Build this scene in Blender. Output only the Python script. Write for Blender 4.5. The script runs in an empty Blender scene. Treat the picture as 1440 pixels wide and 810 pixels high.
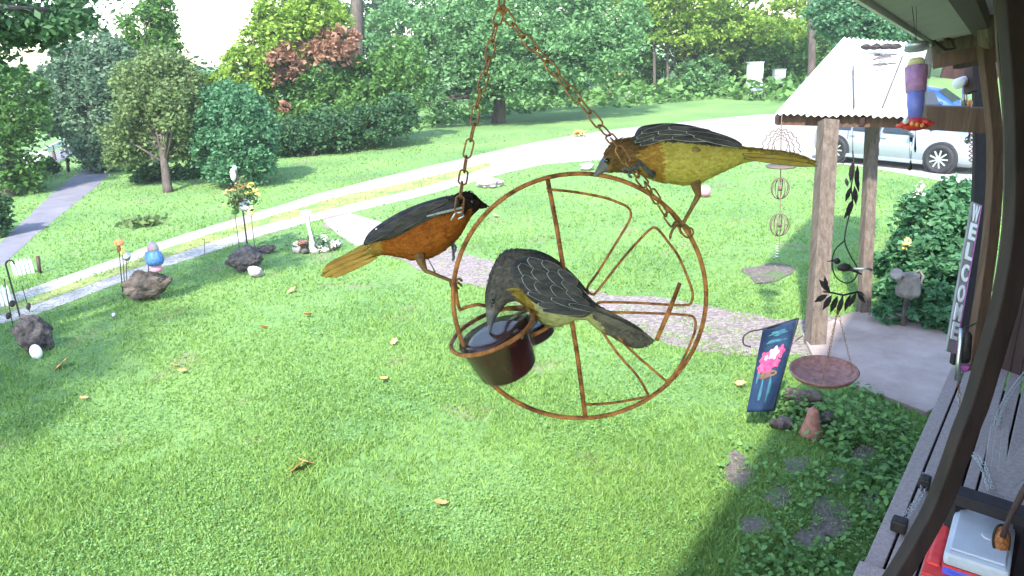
import bpy, bmesh, math, random
import numpy as np
from mathutils import Vector, Matrix, Quaternion

SC = bpy.context.scene
rnd = random.Random(7)
rg = np.random.default_rng(11)
V = Vector

# ------------------------------------------------------------------ camera
H = 3.3
pitch, roll = math.radians(18.5), math.radians(2.6)
CAM = V((0, 0, H))
FW = V((0, math.cos(pitch), -math.sin(pitch)))
U0 = V((0, math.sin(pitch), math.cos(pitch)))
R0 = V((1, 0, 0))
RT = math.cos(roll) * R0 - math.sin(roll) * U0
UP = math.sin(roll) * R0 + math.cos(roll) * U0
cd = bpy.data.cameras.new('camera')
cd.sensor_width = 36
cd.lens = 36 * 1000 / 1440
cd.clip_start = 0.05
cd.clip_end = 2000
cam = bpy.data.objects.new('camera', cd)
SC.collection.objects.link(cam)
cam.matrix_world = Matrix(((RT.x, UP.x, -FW.x, 0), (RT.y, UP.y, -FW.y, 0), (RT.z, UP.z, -FW.z, H), (0, 0, 0, 1)))
SC.camera = cam

# ------------------------------------------------------------------ sky, sun, exposure
SUN_AZ = math.radians(200)     # clockwise from +Y (the view direction)
SUN_EL = math.radians(50)
SC.world = bpy.data.worlds.new('World')
SC.world.use_nodes = True
wn = SC.world.node_tree
wn.nodes.clear()
sky = wn.nodes.new('ShaderNodeTexSky')
sky.sky_type = 'NISHITA'
sky.sun_disc = False
sky.sun_elevation = SUN_EL
sky.sun_rotation = SUN_AZ
sky.dust_density = .8
sky.air_density = 1.2
bg = wn.nodes.new('ShaderNodeBackground')
bg.inputs[1].default_value = 0.15
wo = wn.nodes.new('ShaderNodeOutputWorld')
wn.links.new(sky.outputs[0], bg.inputs[0])
wn.links.new(bg.outputs[0], wo.inputs[0])
sl = bpy.data.lights.new('sun', 'SUN')
sl.energy = 2.3
sl.angle = math.radians(2.2)
sl.color = (1, 0.95, 0.86)
so = bpy.data.objects.new('sun', sl)
SC.collection.objects.link(so)
sdir = V((math.sin(SUN_AZ) * math.cos(SUN_EL), math.cos(SUN_AZ) * math.cos(SUN_EL), math.sin(SUN_EL)))
so.rotation_euler = sdir.to_track_quat('Z', 'Y').to_euler()
so.location = (0, 0, 30)
vs = SC.view_settings
vs.view_transform = 'Standard'
vs.look = 'None'
vs.exposure = 2.42
vs.gamma = 1.0
SC.render.engine = 'CYCLES'
SC.cycles.max_bounces = 8
SC.cycles.transparent_max_bounces = 8

# ------------------------------------------------------------------ helpers: places
def ray(x, y):
    return FW + RT * ((x - 720) / 1000) + UP * ((405 - y) / 1000)
def P(x, y, d):
    return CAM + ray(x, y) * d
def Z(x, y, z=0.0):
    v = ray(x, y)
    return CAM + v * ((z - H) / v.z)
def dep(p):
    return (V(p) - CAM).dot(FW)
def ground_under(x, y, d, z=0.0):
    p = P(x, y, d)
    return V((p.x, p.y, z))

# ------------------------------------------------------------------ helpers: materials
def lin(c):
    return tuple(c) + (1,) if len(c) == 3 else c
def mat(name, c1, c2=None, scale=8.0, rough=0.8, metal=0.0, bump=0.0, bscale=None, detail=6, stretch=None,
        trans=0.0, alpha=1.0, island=False, spec=0.3, sss=0.0, lo=0.35, hi=0.65, coat=0.0, bdist=.02, ivar=(.6, 1.3)):
    m = bpy.data.materials.new(name)
    m.use_nodes = True
    n, l = m.node_tree.nodes, m.node_tree.links
    b = n['Principled BSDF']
    b.inputs['Roughness'].default_value = rough
    b.inputs['Metallic'].default_value = metal
    b.inputs['Specular IOR Level'].default_value = spec
    b.inputs['Transmission Weight'].default_value = trans
    b.inputs['Alpha'].default_value = alpha
    b.inputs['Coat Weight'].default_value = coat
    b.inputs['Base Color'].default_value = lin(c1)
    tc = n.new('ShaderNodeTexCoord')
    src = tc.outputs['Object']
    if stretch:
        mp = n.new('ShaderNodeMapping')
        mp.inputs['Scale'].default_value = stretch
        l.new(src, mp.inputs[0])
        src = mp.outputs[0]
    if c2 is not None:
        ns = n.new('ShaderNodeTexNoise')
        ns.inputs['Scale'].default_value = scale
        ns.inputs['Detail'].default_value = detail
        ns.inputs['Roughness'].default_value = 0.65
        l.new(src, ns.inputs['Vector'])
        cr = n.new('ShaderNodeValToRGB')
        cr.color_ramp.elements[0].position = lo
        cr.color_ramp.elements[1].position = hi
        cr.color_ramp.elements[0].color = lin(c1)
        cr.color_ramp.elements[1].color = lin(c2)
        l.new(ns.outputs['Fac'], cr.inputs[0])
        l.new(cr.outputs[0], b.inputs['Base Color'])
        if island:
            g = n.new('ShaderNodeNewGeometry')
            cr2 = n.new('ShaderNodeValToRGB')
            cr2.color_ramp.elements[0].color = lin([v * ivar[0] for v in c1])
            cr2.color_ramp.elements[1].color = lin([v * ivar[1] for v in c2])
            l.new(g.outputs['Random Per Island'], cr2.inputs[0])
            mx = n.new('ShaderNodeMixRGB')
            mx.inputs[0].default_value = 0.55
            l.new(cr.outputs[0], mx.inputs[1])
            l.new(cr2.outputs[0], mx.inputs[2])
            l.new(mx.outputs[0], b.inputs['Base Color'])
            # thin leaves let light through
            tr = n.new('ShaderNodeBsdfTranslucent')
            l.new(mx.outputs[0], tr.inputs[0])
            ms = n.new('ShaderNodeMixShader')
            ms.inputs[0].default_value = 0.35
            out = n['Material Output']
            l.new(b.outputs[0], ms.inputs[1])
            l.new(tr.outputs[0], ms.inputs[2])
            l.new(ms.outputs[0], out.inputs[0])
    if bump:
        nb = n.new('ShaderNodeTexNoise')
        nb.inputs['Scale'].default_value = bscale or scale * 3
        nb.inputs['Detail'].default_value = 8
        l.new(src, nb.inputs['Vector'])
        bp = n.new('ShaderNodeBump')
        bp.inputs['Strength'].default_value = min(1.0, bump)
        bp.inputs['Distance'].default_value = bdist
        l.new(nb.outputs['Fac'], bp.inputs['Height'])
        l.new(bp.outputs[0], b.inputs['Normal'])
    return m

M = {}
M['leaf_mid'] = mat('leaf_mid', (.045, .125, .03), (.13, .26, .055), 1.2, .6, island=True)
M['leaf_lime'] = mat('leaf_lime', (.12, .24, .035), (.28, .40, .06), 1.2, .6, island=True)
M['leaf_blue'] = mat('leaf_blue', (.045, .135, .06), (.105, .25, .115), 1.5, .55, island=True)
M['leaf_dark'] = mat('leaf_dark', (.03, .085, .035), (.07, .16, .06), 1.2, .65, island=True)
M['leaf_copper'] = mat('leaf_copper', (.20, .10, .06), (.40, .22, .14), 2, .6, island=True)
M['leaf_olive'] = mat('leaf_olive', (.08, .13, .045), (.16, .23, .08), 1.5, .65, island=True)
M['leaf_grey'] = mat('leaf_grey', (.08, .15, .09), (.16, .25, .15), 1.2, .65, island=True)
M['leaf_maple'] = mat('leaf_maple', (.055, .15, .055), (.17, .33, .12), 1.0, .6, island=True)
M['leaf_weed'] = mat('leaf_weed', (.075, .18, .045), (.17, .32, .09), 3, .6, island=True)
M['bark'] = mat('bark', (.05, .04, .034), (.11, .09, .075), 6, .95, bump=1, stretch=(1, 1, .25))
M['grass'] = mat('grass', (.11, .225, .05), (.245, .38, .085), 0.7, .55, island=True, ivar=(.85, 1.08), lo=.3, hi=.7)
M['clover'] = mat('clover', (.10, .24, .065), (.21, .37, .12), 0.8, .5, island=True)
M['rust'] = mat('rust', (.13, .042, .016), (.46, .17, .055), 90, .75, metal=.15, bump=1, bscale=700, bdist=.001, lo=.38, hi=.6)
M['chain_rust'] = mat('chain_rust', (.16, .07, .03), (.36, .16, .06), 150, .5, metal=.6)
M['dull_wire'] = mat('dull_wire', (.09, .065, .05), (.2, .15, .12), 100, .7, metal=.2)
M['steel'] = mat('steel', (.35, .35, .38), (.6, .6, .62), 100, .35, metal=.9)
M['iron'] = mat('iron', (.02, .018, .018), (.05, .04, .035), 30, .6, metal=.4)
M['stone'] = mat('stone', (.045, .036, .036), (.15, .125, .12), 9, .95, bump=1, bscale=40, lo=.4, hi=.62)
M['stone_pale'] = mat('stone_pale', (.26, .235, .225), (.40, .37, .35), 9, .9, bump=.8, bscale=30)
M['stone_brown'] = mat('stone_brown', (.05, .035, .028), (.17, .135, .11), 6, .9, bump=1, bscale=20)
M['deck'] = mat('deck', (.29, .235, .225), (.40, .335, .325), 7, .8, bump=.6, bscale=30, stretch=(6, 6, 1))
M['post_wood'] = mat('post_wood', (.078, .058, .046), (.16, .125, .10), 8, .85, bump=.8, bscale=40, stretch=(3, 3, .3))
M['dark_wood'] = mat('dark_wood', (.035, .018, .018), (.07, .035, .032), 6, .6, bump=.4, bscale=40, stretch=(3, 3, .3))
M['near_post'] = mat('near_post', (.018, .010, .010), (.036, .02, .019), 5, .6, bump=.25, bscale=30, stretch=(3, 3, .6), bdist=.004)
M['can_grey'] = mat('can_grey', (.12, .105, .10), (.22, .2, .19), 9, .8, bump=.5)
M['brown_wood'] = mat('brown_wood', (.075, .04, .026), (.14, .08, .05), 6, .75, bump=.5, bscale=40, stretch=(3, 3, .3))
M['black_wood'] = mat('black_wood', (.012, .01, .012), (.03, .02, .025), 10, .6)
M['soffit'] = mat('soffit', (.46, .42, .47), (.56, .52, .57), 2, .7, bump=.1)
M['roof_white'] = mat('roof_white', (.5, .47, .45), (.75, .75, .77), 1.6, .5, lo=.25, hi=.42, bump=.3, bscale=20)
M['white_paint'] = mat('white_paint', (.7, .7, .7), (.8, .8, .8), 3, .5)
M['siding'] = mat('siding', (.22, .2, .2), (.3, .28, .28), 3, .8)
M['concrete'] = mat('concrete', (.235, .18, .16), (.33, .265, .24), 2.5, .95, bump=.4, bscale=60)
M['asphalt'] = mat('asphalt', (.12, .115, .135), (.17, .165, .195), 1.5, .9, bump=.3, bscale=60)
M['terracotta'] = mat('terracotta', (.22, .09, .065), (.34, .17, .13), 20, .85, bump=.3)
M['dish_clay'] = mat('dish_clay', (.17, .075, .062), (.30, .16, .14), 22, .8, bump=.3)
M['white'] = mat('white', (.75, .75, .77), (.82, .82, .84), 20, .4)
M['cream'] = mat('cream', (.62, .6, .45), (.75, .73, .6), 20, .6)
M['blue'] = mat('blue', (.03, .11, .36), (.10, .22, .5), 30, .45)
M['navy'] = mat('navy', (.004, .014, .045), (.008, .028, .07), 12, .8)
M['teal_ink'] = mat('teal_ink', (.015, .07, .10), (.03, .12, .15), 20, .8)
M['pink'] = mat('pink', (.42, .012, .07), (.5, .05, .14), 30, .6)
M['pale_pink'] = mat('pale_pink', (.5, .18, .26), (.6, .28, .36), 30, .6)
M['red'] = mat('red', (.6, .03, .03), (.7, .06, .05), 20, .4)
M['orange'] = mat('orange', (.75, .22, .06), (.85, .4, .16), 30, .6)
M['dry_leaf'] = mat('dry_leaf', (.60, .19, .06), (.80, .40, .18), 30, .7)
M['yellow'] = mat('yellow', (.75, .6, .12), (.85, .75, .3), 30, .6)
M['purple'] = mat('purple', (.38, .07, .30), (.5, .16, .42), 30, .5)
M['blue_plastic'] = mat('blue_plastic', (.06, .08, .55), (.12, .14, .65), 20, .35)
M['grey_plastic'] = mat('grey_plastic', (.44, .45, .5), (.52, .53, .58), 6, .45, bump=.15, bscale=200)
M['black_rubber'] = mat('black_rubber', (.02, .02, .022), (.035, .035, .04), 20, .7)
M['car_paint'] = mat('car_paint', (.26, .29, .33), (.29, .32, .36), 2, .3, metal=.3, coat=.6, spec=.5)
M['van_paint'] = mat('van_paint', (.01, .05, .22), (.02, .07, .26), 2, .3, metal=.2, coat=.6)
M['tinted'] = mat('tinted', (.02, .025, .03), None, rough=.08, spec=.6)
M['rim'] = mat('rim', (.55, .56, .6), (.65, .66, .7), 20, .3, metal=.7)
M['glass'] = mat('glass', (.05, .03, .03), None, rough=.02, alpha=.10, spec=.8)
M['clear_plastic'] = mat('clear_plastic', (.5, .5, .6), None, rough=.08, alpha=.12, spec=.8)
M['jelly'] = mat('jelly', (.012, .002, .003), (.07, .009, .010), 70, .16, spec=.5)
M['lamp_white'] = mat('lamp_white', (.8, .8, .85), None, rough=.3)
# bird plumage
M['plum_orange'] = mat('plum_orange', (.25, .065, .012), (.44, .14, .025), 160, .85, bump=1, bscale=420, stretch=(.3, 1, .8), bdist=.0016, lo=.3, hi=.7, spec=.15)
M['plum_yellow'] = mat('plum_yellow', (.40, .31, .06), (.55, .45, .12), 160, .85, bump=1, bscale=420, stretch=(.3, 1, .8), bdist=.0016, lo=.3, hi=.7, spec=.15)
M['plum_amber'] = mat('plum_amber', (.32, .16, .035), (.46, .26, .06), 160, .85, bump=1, bscale=420, stretch=(.3, 1, .8), bdist=.0016, lo=.3, hi=.7, spec=.15)
M['plum_belly'] = mat('plum_belly', (.34, .31, .14), (.52, .46, .22), 160, .85, bump=1, bscale=420, stretch=(.3, 1, .8), bdist=.0016, lo=.3, hi=.7, spec=.15)
M['plum_brown'] = mat('plum_brown', (.10, .05, .022), (.24, .14, .055), 160, .85, bump=1, bscale=420, stretch=(.3, 1, .8), bdist=.0016, lo=.3, hi=.7, spec=.15)
M['plum_black'] = mat('plum_black', (.008, .006, .008), (.04, .024, .02), 160, .85, bump=1, bscale=420, stretch=(.3, 1, .8), bdist=.0016, lo=.3, hi=.7, spec=.15)
M['plum_grey'] = mat('plum_grey', (.07, .06, .055), (.17, .145, .13), 160, .85, bump=1, bscale=420, stretch=(.3, 1, .8), bdist=.0016, lo=.3, hi=.7, spec=.15)
M['plum_olive'] = mat('plum_olive', (.19, .125, .022), (.34, .235, .045), 160, .85, bump=1, bscale=420, stretch=(.3, 1, .8), bdist=.0016, lo=.3, hi=.7, spec=.15)
M['plum_tail'] = mat('plum_tail', (.08, .068, .06), (.17, .14, .115), 160, .85, bump=1, bscale=420, stretch=(.3, 1, .8), bdist=.0016, lo=.3, hi=.7, spec=.15)
M['feather_dark'] = mat('feather_dark', (.016, .014, .018), (.065, .055, .058), 220, .7, bump=1, bscale=900, stretch=(.25, 1, 1), bdist=.0008)
M['feather_edge'] = mat('feather_edge', (.16, .155, .16), (.36, .35, .35), 260, .8)
M['bill'] = mat('bill', (.06, .055, .06), (.14, .13, .13), 60, .35)
M['leg_skin'] = mat('leg_skin', (.05, .05, .06), (.11, .11, .13), 200, .6)
M['eye'] = mat('eye', (.004, .004, .004), None, rough=.08, spec=.8)

# ground material: soil, worn patches and low green between the blades
def ground_mat():
    m = bpy.data.materials.new('lawn_soil'); m.use_nodes = True
    n, l = m.node_tree.nodes, m.node_tree.links
    b = n['Principled BSDF']; b.inputs['Roughness'].default_value = .95
    tc = n.new('ShaderNodeTexCoord')
    a = n.new('ShaderNodeTexNoise'); a.inputs['Scale'].default_value = .35; a.inputs['Detail'].default_value = 5
    c = n.new('ShaderNodeTexNoise'); c.inputs['Scale'].default_value = 9; c.inputs['Detail'].default_value = 8; c.inputs['Roughness'].default_value = .75
    l.new(tc.outputs['Object'], a.inputs[0]); l.new(tc.outputs['Object'], c.inputs[0])
    r1 = n.new('ShaderNodeValToRGB')
    r1.color_ramp.elements[0].position = .3; r1.color_ramp.elements[1].position = .7
    r1.color_ramp.elements[0].color = (.09, .20, .06, 1); r1.color_ramp.elements[1].color = (.18, .31, .09, 1)
    l.new(a.outputs[0], r1.inputs[0])
    r2 = n.new('ShaderNodeValToRGB')
    r2.color_ramp.elements[0].position = .3; r2.color_ramp.elements[1].position = .75
    r2.color_ramp.elements[0].color = (.5, .55, .45, 1); r2.color_ramp.elements[1].color = (1.15, 1.1, 1.05, 1)
    l.new(c.outputs[0], r2.inputs[0])
    mx = n.new('ShaderNodeMixRGB'); mx.blend_type = 'MULTIPLY'; mx.inputs[0].default_value = 1
    l.new(r1.outputs[0], mx.inputs[1]); l.new(r2.outputs[0], mx.inputs[2])
    # bare soil patches
    s = n.new('ShaderNodeTexNoise'); s.inputs['Scale'].default_value = 1.1; s.inputs['Detail'].default_value = 6
    l.new(tc.outputs['Object'], s.inputs[0])
    r3 = n.new('ShaderNodeValToRGB')
    r3.color_ramp.elements[0].position = .60; r3.color_ramp.elements[1].position = .68
    l.new(s.outputs[0], r3.inputs[0])
    mm = n.new('ShaderNodeMath'); mm.operation = 'MULTIPLY'; mm.inputs[1].default_value = .5
    l.new(r3.outputs[0], mm.inputs[0])
    m2 = n.new('ShaderNodeMixRGB'); m2.inputs[2].default_value = (.17, .13, .09, 1)
    l.new(mm.outputs[0], m2.inputs[0]); l.new(mx.outputs[0], m2.inputs[1])
    l.new(m2.outputs[0], b.inputs['Base Color'])
    bp = n.new('ShaderNodeBump'); bp.inputs['Strength'].default_value = .8; bp.inputs['Distance'].default_value = .03
    l.new(c.outputs[0], bp.inputs['Height']); l.new(bp.outputs[0], b.inputs['Normal'])
    return m
M['lawn'] = ground_mat()
def gravel_mat(name, ca, cb, cgreen, gpos):
    m = bpy.data.materials.new(name); m.use_nodes = True
    n, l = m.node_tree.nodes, m.node_tree.links
    b = n['Principled BSDF']; b.inputs['Roughness'].default_value = .95
    tc = n.new('ShaderNodeTexCoord')
    v = n.new('ShaderNodeTexVoronoi'); v.inputs['Scale'].default_value = 28
    l.new(tc.outputs['Object'], v.inputs[0])
    r = n.new('ShaderNodeValToRGB'); r.color_ramp.elements[0].color = lin(ca); r.color_ramp.elements[1].color = lin(cb)
    sp = n.new('ShaderNodeSeparateColor'); l.new(v.outputs['Color'], sp.inputs[0]); l.new(sp.outputs[0], r.inputs[0])
    s = n.new('ShaderNodeTexNoise'); s.inputs['Scale'].default_value = 1.6; s.inputs['Detail'].default_value = 8; s.inputs['Roughness'].default_value = .7
    l.new(tc.outputs['Object'], s.inputs[0])
    r3 = n.new('ShaderNodeValToRGB'); r3.color_ramp.elements[0].position = gpos; r3.color_ramp.elements[1].position = gpos + .12
    l.new(s.outputs[0], r3.inputs[0])
    mx = n.new('ShaderNodeMixRGB'); mx.inputs[2].default_value = lin(cgreen)
    l.new(r3.outputs[0], mx.inputs[0]); l.new(r.outputs[0], mx.inputs[1]); l.new(mx.outputs[0], b.inputs['Base Color'])
    bp = n.new('ShaderNodeBump'); bp.inputs['Strength'].default_value = .6; bp.inputs['Distance'].default_value = .02
    l.new(v.outputs['Distance'], bp.inputs['Height']); l.new(bp.outputs[0], b.inputs['Normal'])
    return m
M['gravel'] = gravel_mat('gravel', (.18, .17, .17), (.33, .31, .31), (.13, .2, .06), .58)
M['gravel_bright'] = gravel_mat('gravel_bright', (.21, .195, .19), (.37, .35, .335), (.24, .27, .12), .57)
M['soil'] = gravel_mat('soil', (.07, .055, .05), (.14, .11, .10), (.06, .12, .03), .5)
M['dirt_path'] = gravel_mat('dirt_path', (.11, .09, .085), (.24, .20, .19), (.12, .19, .06), .62)
M['mid_strip'] = gravel_mat('mid_strip', (.16, .2, .06), (.3, .3, .1), (.1, .2, .05), .5)

# ------------------------------------------------------------------ helpers: mesh
def wl(o):
    p = V((0, 0, 0))
    while o is not None:
        p = p + V(o.location)
        o = o.parent
    return p
class MB:
    def __init__(s):
        s.v, s.f, s.m, s.k = [], [], [], 0
    def add(s, vs_, fs, mi=None):
        o = len(s.v)
        s.v += [V(a) for a in vs_]
        s.f += [tuple(i + o for i in f) for f in fs]
        s.m += [s.k if mi is None else mi] * len(fs)
    def box(s, c, sz, ax=None, mi=None):
        c = V(c); X, Y, Zz = ax if ax else (V((1, 0, 0)), V((0, 1, 0)), V((0, 0, 1)))
        a, b, d = sz[0] / 2, sz[1] / 2, sz[2] / 2
        vs_ = [c + X * (i * a) + Y * (j * b) + Zz * (k * d) for i in (-1, 1) for j in (-1, 1) for k in (-1, 1)]
        s.add(vs_, [(0, 1, 3, 2), (4, 6, 7, 5), (0, 4, 5, 1), (2, 3, 7, 6), (0, 2, 6, 4), (1, 5, 7, 3)], mi)
    def beam(s, a, b, w, h, up=V((0, 0, 1)), mi=None):
        a, b = V(a), V(b); d = (b - a); L = d.length; d.normalize()
        side = d.cross(up).normalized(); u = side.cross(d).normalized()
        s.box((a + b) / 2, (L, w, h), (d, side, u), mi)
    def loft(s, rings, cap=True, mis=None, closed=False):
        n = len(rings[0]); o = len(s.v)
        for r in rings: s.v += [V(a) for a in r]
        R = len(rings)
        for i in range(R if closed else R - 1):
            for j in range(n):
                k = (j + 1) % n; i2 = (i + 1) % R
                s.f.append((o + i * n + j, o + i * n + k, o + i2 * n + k, o + i2 * n + j))
                s.m.append(mis(i, j) if callable(mis) else (mis[i] if mis else s.k))
        if cap and not closed:
            s.f.append(tuple(o + j for j in range(n))[::-1]); s.m.append((mis(0, 0) if callable(mis) else mis[0]) if mis else s.k)
            s.f.append(tuple(o + (R - 1) * n + j for j in range(n))); s.m.append((mis(R - 2, 0) if callable(mis) else mis[-1]) if mis else s.k)
    def tube(s, pts, r, seg=8, closed=False, mi=None):
        pts = [V(p) for p in pts]; n = len(pts)
        rs = r if isinstance(r, (list, tuple)) else [r] * n
        t0 = (pts[1] - pts[0]).normalized()
        u = t0.orthogonal().normalized()
        rings = []
        for i, p in enumerate(pts):
            if closed: t = (pts[(i + 1) % n] - pts[i - 1]).normalized()
            elif i == 0: t = t0
            elif i == n - 1: t = (pts[-1] - pts[-2]).normalized()
            else: t = (pts[i + 1] - pts[i - 1]).normalized()
            u = (u - t * u.dot(t))
            u = u.normalized() if u.length > 1e-6 else t.orthogonal().normalized()
            w = t.cross(u)
            rings.append([p + (u * math.cos(2 * math.pi * j / seg) + w * math.sin(2 * math.pi * j / seg)) * rs[i] for j in range(seg)])
        k = s.k
        if mi is not None: s.k = mi
        s.loft(rings, not closed, None, closed)
        s.k = k
    def lathe(s, prof, mx=None, seg=24, mi=None, cap=True):
        mx = mx or Matrix.Identity(4)
        rings = [[mx @ V((r * math.cos(2 * math.pi * j / seg), r * math.sin(2 * math.pi * j / seg), z)) for j in range(seg)] for r, z in prof]
        k = s.k
        if mi is not None: s.k = mi
        s.loft(rings, cap)
        s.k = k
    def blob(s, c, rad, noise=.2, sub=3, seed=0, ax=None, mi=None, freq=1.3, rough=0.0):
        bm = bmesh.new(); bmesh.ops.create_icosphere(bm, subdivisions=sub, radius=1)
        from mathutils import noise as N
        off = V((seed * 7.3, seed * 3.1, seed * 1.7))
        rad = V(rad) if not isinstance(rad, (int, float)) else V((rad,) * 3)
        X, Y, Zz = ax if ax else (V((1, 0, 0)), V((0, 1, 0)), V((0, 0, 1)))
        vs_ = []
        for q in bm.verts:
            k = 1 + noise * (N.noise(q.co * freq + off) * 1.6 + .5 * N.noise(q.co * freq * 2.7 + off))
            if rough:
                # broken facets: the stone is cut back where a plane of the nearest cell passes
                dd, pp_ = N.voronoi(q.co * 1.5 + off)
                k -= rough * min(.6, dd[0]) - rough * .3 + rough * .35 * abs(N.noise(q.co * 6 + off)) + rough * .12 * N.noise(q.co * 14 + off)
            a = V((q.co.x * rad.x, q.co.y * rad.y, q.co.z * rad.z)) * k
            vs_.append(V(c) + X * a.x + Y * a.y + Zz * a.z)
        bm.verts.index_update()
        s.add(vs_, [tuple(x.index for x in f.verts) for f in bm.faces], mi)
        bm.free()
    def prism(s, pts, nrm, th, mi=None):
        nrm = V(nrm); n = len(pts)
        a = [V(p) for p in pts]; b = [V(p) + nrm * th for p in pts]
        s.add(a + b, [tuple(range(n))[::-1], tuple(range(n, 2 * n))] + [(i, (i + 1) % n, n + (i + 1) % n, n + i) for i in range(n)], mi)
    def build(s, name, mats, parent=None, loc=None, smooth=False, bevel=0.0, fixn=True):
        if not isinstance(mats, (list, tuple)): mats = [mats]
        me = bpy.data.meshes.new(name)
        org = wl(parent) if parent is not None else V((0, 0, 0))
        l0 = V(loc) - org if loc is not None else V((0, 0, 0))
        w0 = org + l0
        me.from_pydata([tuple(a - w0) for a in s.v], [], s.f)
        for m in mats: me.materials.append(M[m] if isinstance(m, str) else m)
        me.polygons.foreach_set('material_index', s.m)
        if fixn or bevel:
            bm = bmesh.new(); bm.from_mesh(me)
            bmesh.ops.recalc_face_normals(bm, faces=bm.faces)
            if bevel:
                ed = [e for e in bm.edges if len(e.link_faces) == 2 and e.calc_face_angle(0) > .6]
                bmesh.ops.bevel(bm, geom=ed, offset=bevel, segments=2, affect='EDGES', profile=.6, clamp_overlap=True)
            bm.to_mesh(me); bm.free()
        if smooth: me.polygons.foreach_set('use_smooth', [True] * len(me.polygons))
        me.update()
        o = bpy.data.objects.new(name, me); SC.collection.objects.link(o)
        o.location = l0
        if parent is not None: o.parent = parent
        return o
def tag(o, label=None, cat=None, group=None, kind=None):
    if label: o['label'] = label
    if cat: o['category'] = cat
    if group: o['group'] = group
    if kind: o['kind'] = kind
    return o
def thing(name, label, cat, loc, group=None):
    o = bpy.data.objects.new(name, None); SC.collection.objects.link(o)
    o.empty_display_size = .1
    o.location = loc
    return tag(o, label, cat, group)
def inst(name, mesh, parent, mx=None, **kw):
    o = bpy.data.objects.new(name, mesh); SC.collection.objects.link(o)
    if parent is not None: o.parent = parent
    org = wl(parent) if parent is not None else V((0, 0, 0))
    o.matrix_local = Matrix.Translation(-org) @ (mx or Matrix.Identity(4))
    return tag(o, **kw)
def fast_mesh(name, verts, nper, m, parent=None, loc=(0, 0, 0)):
    """verts: (N, nper, 3) world positions, every element one face."""
    N = verts.shape[0]
    org = np.array(wl(parent) if parent is not None else V((0, 0, 0))) + np.array(loc)
    me = bpy.data.meshes.new(name)
    me.vertices.add(N * nper); me.loops.add(N * nper); me.polygons.add(N)
    me.vertices.foreach_set('co', (verts - org).astype(np.float32).ravel())
    me.loops.foreach_set('vertex_index', np.arange(N * nper, dtype=np.int32))
    me.polygons.foreach_set('loop_start', np.arange(0, N * nper, nper, dtype=np.int32))
    me.update(calc_edges=True)
    me.materials.append(M[m] if isinstance(m, str) else m)
    o = bpy.data.objects.new(name, me); SC.collection.objects.link(o)
    o.location = loc
    if parent is not None: o.parent = parent
    return o
def leaf_cards(c, size, droop=.35, long=1.5):
    """kite shaped leaves at centres c (N,3)"""
    N = len(c)
    d = rg.normal(size=(N, 3)); d[:, 2] = d[:, 2] * .45 - droop
    d /= np.linalg.norm(d, axis=1)[:, None]
    u = rg.normal(size=(N, 3)); u -= d * (u * d).sum(1)[:, None]
    u /= np.linalg.norm(u, axis=1)[:, None]
    s = (size * rg.uniform(.35, 1.5, N) ** 1.0)[:, None]
    w = np.cross(d, u)
    bend = w * s * .12
    return np.stack([c - d * s * long * .5, c + u * s * .42 - bend, c + d * s * long * .5 - bend * 2, c - u * s * .42 - bend], 1)
def crown_points(blobs, n, clump=.3, flat=.55, fill=.55):
    vol = np.array([b[1][0] * b[1][1] + b[1][0] * b[1][2] for b in blobs]); vol = vol / vol.sum()
    out = []
    for (c, r), f in zip(blobs, vol):
        k = max(40, int(n * f)); nc = max(8, int(k / 70))
        u = rg.normal(size=(nc, 3)); u /= np.linalg.norm(u, axis=1)[:, None]
        rr = rg.uniform(fill, 1.05, nc) ** .6
        cc = np.array(c) + u * rr[:, None] * np.array(r)
        idx = rg.integers(0, nc, k)
        cs = clump * np.mean(r) * rg.uniform(.5, 1.2, nc)
        g = rg.normal(size=(k, 3)) * cs[idx][:, None] * np.array([.62, .62, .62 * flat])
        # leaves hang over the rim of their spray
        g[:, 2] -= (g[:, 0] ** 2 + g[:, 1] ** 2) / (cs[idx] * 2.2)
        out.append(cc[idx] + g)
    return np.concatenate(out)
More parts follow.
